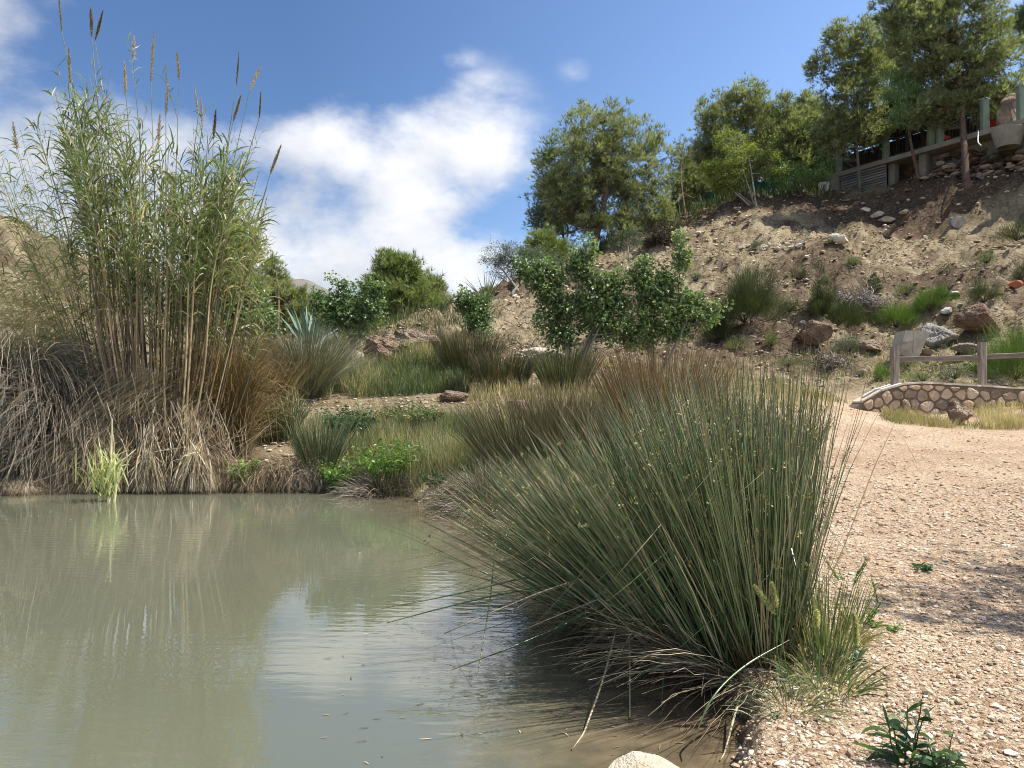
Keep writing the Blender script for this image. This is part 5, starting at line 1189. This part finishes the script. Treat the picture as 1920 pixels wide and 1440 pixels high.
    # fallen pale canes
    for lab, pp in (('long bleached fallen cane sloping from the reeds down to the left edge', [(-40, 905, 10.0), (40, 862, 10.05), (130, 808, 10.2), (180, 770, 10.4)]),
                    ('thin bleached cane lying just above the water at the left', [(-30, 926, 9.9), (60, 905, 9.95), (150, 868, 10.0), (215, 820, 10.3)]),
                    ('short grey stick slanting before the pale straw fans', [(212, 880, 9.9), (240, 855, 9.95), (262, 836, 10.1)]),
                    ('straight pale dead cane crossing the dark rush mound', [(-20, 640, 10.9), (50, 685, 10.8), (120, 730, 10.7)])):
        c = curve([P(*p) for p in pp], 12); mb = MB(); tubes(mb, c[None], (.016*(1-.4*np.linspace(0, 1, 12)))[None]*(.6 if 'thin' in lab or 'short' in lab else 1), .95, 6)
        tag(mb.build('fallen_cane', M['straw'], smooth=True), lab, 'cane')
    # young yellow reed in the water
    p = onz(200, 940); r3 = empty('young_reed', (p[0], p[1], 0), 'young yellow-green reed standing in the water before the straw', 'reed')
    for (u, v, du) in ((195, 860, 0), (210, 785, 6), (222, 870, 2)):
        top = P(u, v, p[1]+.1); b = np.array([top[0]+(du-3)*.006, p[1], -.1]); c = curve([b, (b+top)/2+rng.normal(0, .02, 3), top], 10)
        mb = MB(); tubes(mb, c[None], (.019*(1-.6*np.linspace(0, 1, 10)))[None], .95, 5); mb.build('cane', M['yellow_reed'], r3)
    n = 100; b = np.stack([rng.normal(p[0], .10, n), rng.normal(p[1], .08, n), rng.uniform(0, .35, n)], -1); a = rng.random(n)*6.283
    d = np.stack([np.cos(a)*.5, np.sin(a)*.5, np.full(n, 1.4)], -1); mb = MB(); ribbons(mb, arcs(b, d, rng.uniform(.2, .55, n), rng.uniform(.1, 1.2, n), 7), .016, rng.random(n), rng); mb.build('leaves', M['yellow_reed'], r3)
reeds()
#--RUSH--
def big_rush():
    rng = np.random.default_rng(42)
    cen = onz(1440, 1290, .1)
    root = empty('sharp_rush', (cen[0], cen[1], .05), 'huge dark green spiky rush arching over the water in the foreground', 'rush')
    # sub-clumps along the bank: (x, y, radius, share, lean x, lean y, tilt)
    sub = [(1.012, 3.215, 0.16928, 0.22, -0.098, 0.05, 0.451), (0.879, 3.507, 0.19964, 0.26, -0.344, 0.1, 0.541), (0.737, 3.883, 0.21528000000000003, 0.22, -0.589, 0.1, 0.587), (1.163, 3.674, 0.16928, 0.12, -0.016, 0.15, 0.406), (0.637, 4.3, 0.21528000000000003, 0.12, -0.614, 0.1, 0.632), (0.945, 4.175, 0.23092000000000001, 0.06, -0.246, 0.1, 0.541)]
    N_ = 5000; base, dire, ln, drp, tnt = [], [], [], [], []
    for (x, y, r, sh, lx, ly, tl) in sub:
        n = int(N_*sh); a = rng.random(n)*6.283; q = np.sqrt(rng.random(n))*r
        bx = x+np.cos(a)*q; by = y+np.sin(a)*q; bz = np.maximum(ground(bx, by), -.02)
        th = (q/r*.7+rng.random(n)*.4)*tl; aa = a+rng.normal(0, .35, n)
        d = np.stack([np.sin(th)*np.cos(aa)+lx*rng.uniform(.3, 1.5, n), np.sin(th)*np.sin(aa)*.8+ly, np.cos(th)], -1)
        base.append(np.stack([bx, by, bz], -1)); dire.append(d); ln.append(rng.uniform(.5, 1.36, n)*(1 if sh > .1 else .95)); drp.append(np.abs(rng.normal(.12, .16, n))); tnt.append(np.where(rng.random(n) < .14, rng.uniform(.80, 1, n), rng.random(n)*.78))
    base, dire = np.concatenate(base), np.concatenate(dire); ln, drp, tnt = map(np.concatenate, (ln, drp, tnt))
    dire[:, 0] = np.where(dire[:, 0] > 0, dire[:, 0]*np.where(rng.random(len(dire)) < .22, .6, .15), dire[:, 0])
    dire = nrm(dire)
    left = dire[:, 0] < -.45
    ln = np.where(left, ln*1.0, ln)
    dire = nrm(dire+rng.normal(0, .085, dire.shape)); pts = arcs(base, dire, ln, drp, 8, 1.4, .026, rng)
    br = np.where(rng.random(len(pts)) < .12)[0]
    for i in br:      # broken stems hang from a kink
        j = rng.integers(3, 7); dl = pts[i, j:]-pts[i, j]; dl[:, 2] *= -rng.uniform(.3, 1.1); dl[:, 0] += rng.normal(0, .4)*np.linalg.norm(dl, axis=1); pts[i, j:] = pts[i, j]+dl
    pts[..., 2] = np.maximum(pts[..., 2], .015)
    mb = MB(); tubes(mb, pts, rng.uniform(.0018, .0031, len(base)), tnt, 3, lambda t: 1-.85*t**3); mb.build('stems', M['rush'], root)['kind'] = 'stuff'
    # seed clusters near the tips
    idx = rng.choice(len(base), 1000, replace=False); q = pts[idx, 6]*.6+pts[idx, 5]*.4; n = len(q)*9
    b = np.repeat(q, 9, 0)+rng.normal(0, .009, (n, 3)); sb = MB(); ribbons(sb, arcs(b, rng.normal(0, 1, (n, 3))+np.array([0, 0, .5]), .013, 0, 3), .007, np.clip(np.repeat(rng.random(len(q)), 9)+rng.normal(0, .1, n), 0, 1), rng); sb.build('seed_clusters', M['seed'], root)['kind'] = 'stuff'
    # dead stems in the underside, hanging low over the water
    n = 900; k = rng.integers(0, 5, n); S_ = np.array(sub); a = rng.uniform(2.2, 4.6, n)
    bx = S_[k, 0]+np.cos(a)*.2; by = S_[k, 1]+np.sin(a)*.2; d = np.stack([np.cos(a)*rng.uniform(.5, 1.4, n), np.sin(a)*.6, rng.uniform(.0, .6, n)], -1)
    pts2 = arcs(np.stack([bx, by, np.full(n, .1)], -1), d, rng.uniform(.2, .62, n), rng.uniform(.1, .7, n), 8, 1.2, .08, rng); pts2[..., 2] = np.maximum(pts2[..., 2], .01)
    db = MB(); tubes(db, pts2, rng.uniform(.0018, .003, n), rng.random(n), 3); db.build('dead_stems', M['straw'], root)['kind'] = 'stuff'
    # the separate long stems bent out over the water
    bent = [([(1290, 1062, 4.09), (1140, 1060, 3.92), (1000, 1080, 3.80), (850, 1115, 3.67), (715, 1141, 3.59)], .4), ([(1330, 1060, 4.01), (1150, 1080, 3.84), (960, 1110, 3.67), (830, 1140, 3.59), (725, 1168, 3.51)], .3),
            ([(1420, 1075, 3.84), (1200, 1068, 3.67), (1060, 1095, 3.51), (930, 1145, 3.34), (833, 1188, 3.30)], .86), ([(1330, 1130, 3.67), (1150, 1135, 3.51), (1040, 1180, 3.34), (930, 1225, 3.17), (847, 1256, 3.11)], .2),
            ([(1010, 1018, 4.17), (930, 1030, 4.09), (928, 1035, 4.05), (918, 1130, 3.59), (895, 1270, 3.26)], .35), ([(1400, 1240, 3.09), (1250, 1236, 3.13), (1120, 1238, 3.17), (995, 1252, 3.21)], .1),
            ([(1012, 960, 4.68), (1011, 1050, 4.34), (1008, 1120, 4.09), (1005, 1160, 3.92)], .9), ([(1172, 1060, 3.67), (1180, 1200, 3.34), (1181, 1340, 3.01), (1180, 1395, 2.92)], .75), ([(1262, 1030, 3.67), (1250, 1180, 3.34), (1240, 1330, 3.01)], .5),
            ([(1165, 1140, 3.59), (1135, 1260, 3.17), (1100, 1360, 2.84), (1072, 1435, 2.67)], .95), ([(1430, 1270, 3.09), (1300, 1240, 3.01), (1200, 1260, 3.01), (1125, 1283, 3.02)], .3),
            ([(1130, 1010, 4.34), (1000, 1005, 4.51), (900, 1000, 4.68), (825, 965, 4.93)], .7), ([(1240, 1090, 3.84), (1100, 1085, 3.84), (1020, 1110, 3.76), (940, 1160, 3.59)], .93), ([(1480, 1200, 2.92), (1395, 1250, 2.80), (1335, 1310, 2.67), (1300, 1390, 2.59)], .3),
            ([(1390, 1300, 2.92), (1375, 1350, 2.80), (1362, 1400, 2.67), (1350, 1438, 2.59)], .95), ([(1600, 870, 3.67), (1560, 920, 3.59), (1440, 1010, 3.42), (1290, 1110, 3.26)], .95)]
    for pp, t in bent:
        c = curve([P(*p) for p in pp], 18); c[:, 2] = np.maximum(c[:, 2], .004); mb = MB(); tubes(mb, c[None], (.0046*(1-.5*np.linspace(0, 1, 18)**2)*np.minimum(1, np.linspace(0, 1, 18)*4+.25))[None], t, 5); mb.build('bent_stem', M['rush'], root, smooth=True)
    # brown and green rushes beyond
    T = tussock
    T('rush_tussock', 'rusty brown rush tussock directly behind the huge foreground rush', 'rush', at(1240, 8.2), 1700, 1.5, .30, M['rush_brown'], 1, .0036, .42, .12)
    T('rush_tussock', 'olive green rush tussock left of the rusty brown one', 'rush', at(1090, 8.8), 900, 1.05, .45, M['rush_olive'], 2, .0036, .5, .2)
    T('rush_tussock', 'dark rush tussock at the right behind the huge rush', 'rush', at(1470, 9.2), 500, .8, .28, M['rush_olive'], 3, .0036, .5, .15)
    T('rush_tussock', 'tall thin rush tussock between the huge rush and the slope', 'rush', at(1350, 9.5), 500, .85, .3, M['rush_olive'], 4, .0036, .45, .12)
    T('rush_tussock', 'dry golden rush tussock at the pond corner', 'rush', at(1000, 9.4), 1200, 1.1, .55, M['rush_olive'], 5, .0036, .6, .3)
    T('rush_tussock', 'brown and green rush tussock below the narrow upright shrub', 'rush', at(880, 16.8), 1000, 1.15, .45, M['rush_olive'], 6, .006, .45, .2)
    T('rush_tussock', 'green rush tussock below the large glossy shrub', 'rush', at(1060, 15.), 700, 1., .4, M['grass'], 7, .006, .45, .2)
    T('rush_tussock', 'dull green rush tussock right of the narrow shrub', 'rush', at(945, 15.6), 700, .95, .4, M['rush_olive'], 8, .006, .5, .25)
    T('rush_tussock', 'pale grey-green fountain shaped rush tussock right of the giant reeds', 'rush', at(570, 15.7), 1700, 1.65, .36, M['rush_pale'], 9, .006, .85, .35, lean=(-.15, 0))
    T('rush_tussock', 'fresh green upright tuft at the water right of the reed clump', 'rush', at(600, 10.5), 300, .8, .2, M['grass'], 10, .005, .45, .25)
    T('rush_tussock', 'olive rush behind the rusty mound near the reeds', 'rush', at(460, 12.6), 1200, 1.5, .4, M['rush_brown'], 11, .005, .5, .3)
    T('rush_tussock', 'fine green tuft left of the bare earth patch', 'rush', at(520, 12.0), 500, .7, .25, M['grass'], 12, .005, .5, .3)
    T('dead_grass_tuft', 'dry dark grass tuft hanging over the bank by the orange rock', 'grass tuft', at(910, 8.25), 700, .55, .3, M['grey_straw'], 13, .0035, 1.3, .9)
    T('dead_grass_tuft', 'dry golden grass tuft beside the foreground rush on the bank', 'grass tuft', at(1060, 6.4), 900, .6, .32, M['straw'], 14, .003, 1.2, .7)
    T('dead_grass_tuft', 'twiggy dead tuft at the waterline under the bright leafy plant', 'grass tuft', at(715, 9.9), 600, .6, .28, M['grey_straw'], 15, .004, 1.2, .8)
big_rush()
#--GRASS--
def grass():
    def field(label, ulo, uhi, ylo, yhi, n, h, mat, seed, rad=.004, th=.4, tintp=1., dens=None, sparse=.35, tilt=.5, name='grass', ribbon=True):
        rg = np.random.default_rng(seed); Y = rg.uniform(ylo, yhi, n); u = rg.uniform(ulo, uhi, n); X = (u-960)/F*Y
        k = (fbm(X*1.1+seed, Y*1.1, 3) > sparse) & (pond_sd(X, Y) < -.02)
        X, Y = X[k], Y[k]; n = len(X); b = np.stack([X, Y, ground(X, Y)-.01], -1)
        cl = fbm(X*.9+3*seed, Y*.9, 3); a = rg.random(n)*6.283
        d = np.stack([np.cos(a)*tilt*rg.random(n), np.sin(a)*tilt*rg.random(n), np.ones(n)], -1)
        mb = MB(); L_ = h*rg.uniform(.35, 1.1, n)*(.5+1.0*cl)
        ribbons(mb, arcs(b, d, L_, rg.uniform(.1, .8, n), 4, 1.3, .05, rg), rad*2*rg.uniform(.7, 1.3, n), np.clip(cl*1.1-.3+rg.random(n)*.7, 0, 1)**tintp, rg)
        return tag(mb.build(name, M[mat], origin=(X.mean(), Y.mean(), 0)), label, None, None, 'stuff')
    field('soft green tall grass in front of the left boulders', 500, 880, 15.4, 18., 15000, .5, 'grass', 1, .006, sparse=.28)
    field('green and straw grass on the bank between reeds and rush', 560, 960, 9.6, 12.6, 12000, .34, 'grass', 2, .0035, sparse=.42)
    field('dry tan grass near the pond corner', 780, 1120, 8., 13., 9000, .3, 'grass', 3, .003, sparse=.4)
    field('mixed weeds around the bare earth patch', 470, 960, 12.2, 15.2, 2600, .16, 'dry', 4, .004, sparse=.62)
    field('grass mixed with straw behind the rushes', 880, 1560, 13, 18.5, 11000, .38, 'dry', 5, .005, sparse=.42)
    field('yellowing weeds at the foot of the stone wall', 1655, 1990, 15.2, 16.9, 7500, .24, 'dry', 6, .004, sparse=.44)
    field('low green weeds at the foot of the stone wall', 1650, 1990, 15.2, 16.9, 1800, .16, 'grass', 7, .005, sparse=.5)
    field('sparse low weeds between wall and slope', 1440, 1960, 17.8, 22, 6500, .22, 'grass', 8, .006, sparse=.47)
    field('thin dry tufts scattered on the slope', 850, 1900, 22, 34, 7000, .2, 'dry', 9, .007, sparse=.56)
    field('green weeds scattered low on the slope', 850, 1900, 20, 28, 3500, .24, 'broom_light', 10, .008, sparse=.6)
    field('dark undergrowth behind the reeds', -100, 560, 11.6, 19, 9000, .8, 'rush_olive', 11, .007, sparse=.2)
    field('valley scrub under the pines', 300, 900, 20, 34, 12000, .5, 'broom', 12, .008, sparse=.25)
    field('undergrowth below the crest pines', 980, 1560, 39.5, 46, 5000, .9, 'broom', 13, .02, sparse=.3)
    field('soft green growth between the reeds and the pond corner', 600, 900, 9.7, 12.4, 9000, .4, 'grass', 21, .0035, sparse=.45)
    # leafy plants on the bank
    def leafy(label, u, Y, w, h, seed, mat='fresh', nst=40, L_=.07, name='leafy_plant', lw=.3):
        rg = np.random.default_rng(seed); p = at(u, Y); p[2] = max(p[2], 0); root = empty(name, p, label, 'plant')
        a = rg.random(nst)*6.283; q = np.sqrt(rg.random(nst)); b = p+np.stack([np.cos(a)*q*w*.25, np.sin(a)*q*w*.25, np.zeros(nst)], -1)
        d = np.stack([np.cos(a)*q*w/h*.7, np.sin(a)*q*w/h*.7, np.ones(nst)], -1); c = arcs(b, d, h*rg.uniform(.6, 1.05, nst), .1, 8, wob=.05, rng=rg)
        mb = MB(); tubes(mb, c, .004, rg.random(nst)*.5, 3); mb.build('stems', M[mat], root)
        m = 16; t = np.tile(np.linspace(1.5, 7, m), nst); i0 = np.minimum(t.astype(int), 6); si = np.repeat(np.arange(nst), m); fr = (t-i0)[:, None]
        q = c[si, i0]*(1-fr)+c[si, i0+1]*fr; n = len(q); a = rg.random(n)*6.283; d = np.stack([np.cos(a), np.sin(a), rg.uniform(.2, 1.2, n)], -1)
        fb = MB(); ribbons(fb, arcs(q, d, L_*rg.uniform(.7, 1.3, n), rg.uniform(.3, 1.2, n), 4), L_*lw, rg.random(n), rg, prof=lambda t: np.sin(np.clip(t*.9+.08, 0, 1)*math.pi)); fb.build('leaves', M[mat], root)
    leafy('bright green leafy plant on the bank above the waterline', 735, 10.1, .8, .6, 1, nst=110)
    leafy('dark leafy plant behind the bright one on the bank', 655, 11.6, .6, .6, 2, 'weed', nst=90)
    leafy('small green leafy plant at the far waterline beside the reeds', 640, 10.2, .5, .42, 3, nst=70)
    leafy('green leafy sprig in the dead tangle at the far bank', 460, 10.2, .3, .4, 4, nst=26)
    leafy('tiny leafy weed at the bend of the bank', 815, 9.2, .25, .2, 5, 'weed', nst=24, L_=.04)
    leafy('green bushy plant in the middle of the bank', 770, 12.2, .9, .5, 6, 'grass', nst=130)
    leafy('low green plant at the left waterline', 90, 10.6, .5, .35, 7, 'weed', nst=50)
    # foreground weeds
    def at_px(u, v): q = hit(u, v, 1.6, 12.); return q
    def sprig(label, u, v, h, nst, seed, mat, L_=.06, spread=.08, lw=.16, m=9, name='weed', r=.003):
        rg = np.random.default_rng(seed); p = at_px(u, v); h *= .84; L_ *= .84; spread *= .84; root = empty(name, p, label, 'weed')
        a = rg.random(nst)*6.283; b = p+np.stack([np.cos(a)*spread*.4, np.sin(a)*spread*.4, np.zeros(nst)], -1)
        d = np.stack([np.cos(a)*spread/h, np.sin(a)*spread/h, np.ones(nst)], -1); c = arcs(b, d, h*rg.uniform(.55, 1.05, nst), .05, 10, wob=.09, rng=rg)
        mb = MB(); tubes(mb, c, r, rg.random(nst)*.4, 5); mb.build('stems', M[mat], root, smooth=True)
        t = np.tile(np.linspace(.3, 8.8, m), nst); i0 = t.astype(int); si = np.repeat(np.arange(nst), m); q = c[si, i0]; n = len(q)
        a = rg.random(n)*6.283; d = np.stack([np.cos(a), np.sin(a), rg.uniform(.2, 1.4, n)], -1)
        ln = L_*rg.uniform(.5, 1.3, n)*(1.2-.08*t); fb = MB(); ribbons(fb, arcs(q, d, ln, rg.uniform(.3, 1.8, n), 7), L_*lw, rg.random(n), rg, prof=lambda t: np.sin(np.clip(t*.9+.09, 0, 1)*math.pi)**.8); fb.build('leaves', M[mat], root)
    sprig('dark green weed with long narrow leaves at the bottom right edge', 1695, 1440, .27, 5, 1, 'weed', .12, .05, .13, 11, r=.0035)
    sprig('second narrow-leaved weed beside it at the bottom edge', 1765, 1450, .15, 6, 2, 'weed', .11, .07, .14, 7)
    sprig('low leafy weed with dark leaves by the foot of the rush', 1590, 1250, .14, 6, 3, 'weed', .07, .08, .25, 7)
    sprig('thin yellow-green weed at the right foot of the rush', 1605, 1170, .2, 10, 4, 'fresh', .035, .13, .25, 9)
    sprig('wispy yellow-green weed higher on the gravel beside the rush', 1590, 1090, .2, 9, 5, 'fresh', .03, .14, .25, 9)
    sprig('upright sparse weed on the gravel right of the rush', 1650, 1130, .16, 3, 6, 'fresh', .04, .04, .2, 8)
    sprig('small dark weed alone on the gravel', 1725, 1068, .06, 9, 7, 'weed', .05, .09, .3, 5)
    sprig('flat green weed low among the pebbles', 1660, 1180, .06, 8, 8, 'fresh', .05, .1, .3, 5)
    def tuft(label, u, v, n, h, spread, mat, seed, **k):
        p = at_px(u, v); tussock('grass_tuft', label, 'grass tuft', p, n, h*.84, spread*.84, M[mat], seed, k.pop('rad', .0016), flatleaf=True, **k)
    tuft('green grass tuft spilling onto the gravel at the foot of the rush', 1480, 1325, 110, .2, .14, 'grass', 1, tilt=1.2, droop=1.2, rad=.002)
    tuft('green grass tuft with dry blades right of the rush base', 1545, 1290, 190, .26, .14, 'grass', 2, tilt=.9, droop=.9, rad=.002)
    tuft('upright thin green grass blades at the right side of the rush', 1545, 1250, 200, .55, .1, 'grass', 3, tilt=.35, droop=.3, rad=.002)
    tuft('mixed grass tuft between rush and weeds', 1570, 1210, 220, .22, .12, 'dry', 4, tilt=.9, droop=.9)
    # soft seed heads
    rg = np.random.default_rng(9); hr = empty('seed_head_grass', at_px(1455, 1300), 'grass with soft pale green seed heads before the rush', 'grass')
    for (u0, v0, u1, v1, ub) in ((1452, 1150, 1415, 1098, 1480), (1456, 1140, 1447, 1093, 1485), (1530, 1175, 1532, 1145, 1530), (1606, 1210, 1604, 1180, 1560), (1606, 1180, 1600, 1150, 1590)):
        Yh = 2.86; a, b = P(u0, v0, Yh), P(u1, v1, Yh); g = at_px(ub, 1315); mb = MB()
        c = curve([g, (g+a)/2+rg.normal(0, .012, 3), a], 10); tubes(mb, c[None], np.full((1, 10), .0016), .3, 4); mb.build('stalk', M['fresh'], hr)
        n = 900; t = rg.random(n); q = a+(b-a)*t[:, None]; w = .0085*np.sin(np.clip(t*.86+.1, 0, 1)*math.pi)**.5; mb = MB()
        dd = nrm(rg.normal(0, 1, (n, 3))+(b-a)/np.linalg.norm(b-a)*1.0); ribbons(mb, arcs(q, dd, w*1.8+.003, 0, 3), .0016, rg.random(n)*.5+.4, rg); mb.build('seed_head', M['yellow_reed'], hr)
grass()
def debris():
    rng = np.random.default_rng(31); mb = MB(); n = 190
    u = np.where(rng.random(n) < .45, rng.uniform(-20, 330, n), rng.uniform(600, 1350, n)); v = np.where(u < 340, 945+rng.random(n)*25+u*.16*rng.choice([0, 1, 1], n), rng.uniform(1000, 1430, n))
    q = np.array([onz(a, b, .003) for a, b in zip(u, v)]); q = q[pond_sd(q[:, 0], q[:, 1]) > .03]; n = len(q); a = rng.random(n)*6.283
    d = np.stack([np.cos(a), np.sin(a)*.4, np.zeros(n)], -1); up = np.tile([0, 0, 1.], (n, 1))
    pts = arcs(q, d, rng.uniform(.008, .05, n), 0, 4, wob=.25, rng=rng); pts[..., 2] = .004
    ribbons(mb, pts, rng.uniform(.003, .008, n), rng.random(n), rng, flat=up)
    tag(mb.build('floating_debris', M['straw']), 'bits of dead leaf and stem floating on the pond', None, None, 'stuff')
debris()
#--SHADE TREE--
def shade():
    # roadside pine standing just right of the frame; its crown shades the gravel
    b = at(0, 6.6); 
    x, y = 7.6, 4.1; b = np.array([x, y, gz(x, y)])
    tree('pine_tree', 'pine beside the gravel path just outside the right edge', 'pine tree', b, [(5.9, 3.85, 4.9, 1.1, .38, .35), (7.3, 4.1, 5.9, 1.3, 1.0, .9), (5.0, 3.6, 4.6, .8, .25, .2)], 'needle', 170, 18, .3, .14, .02, M['pine'], M['bark'], 99, .14, (7.5, 4.1, 6.1), None, 5)
shade()
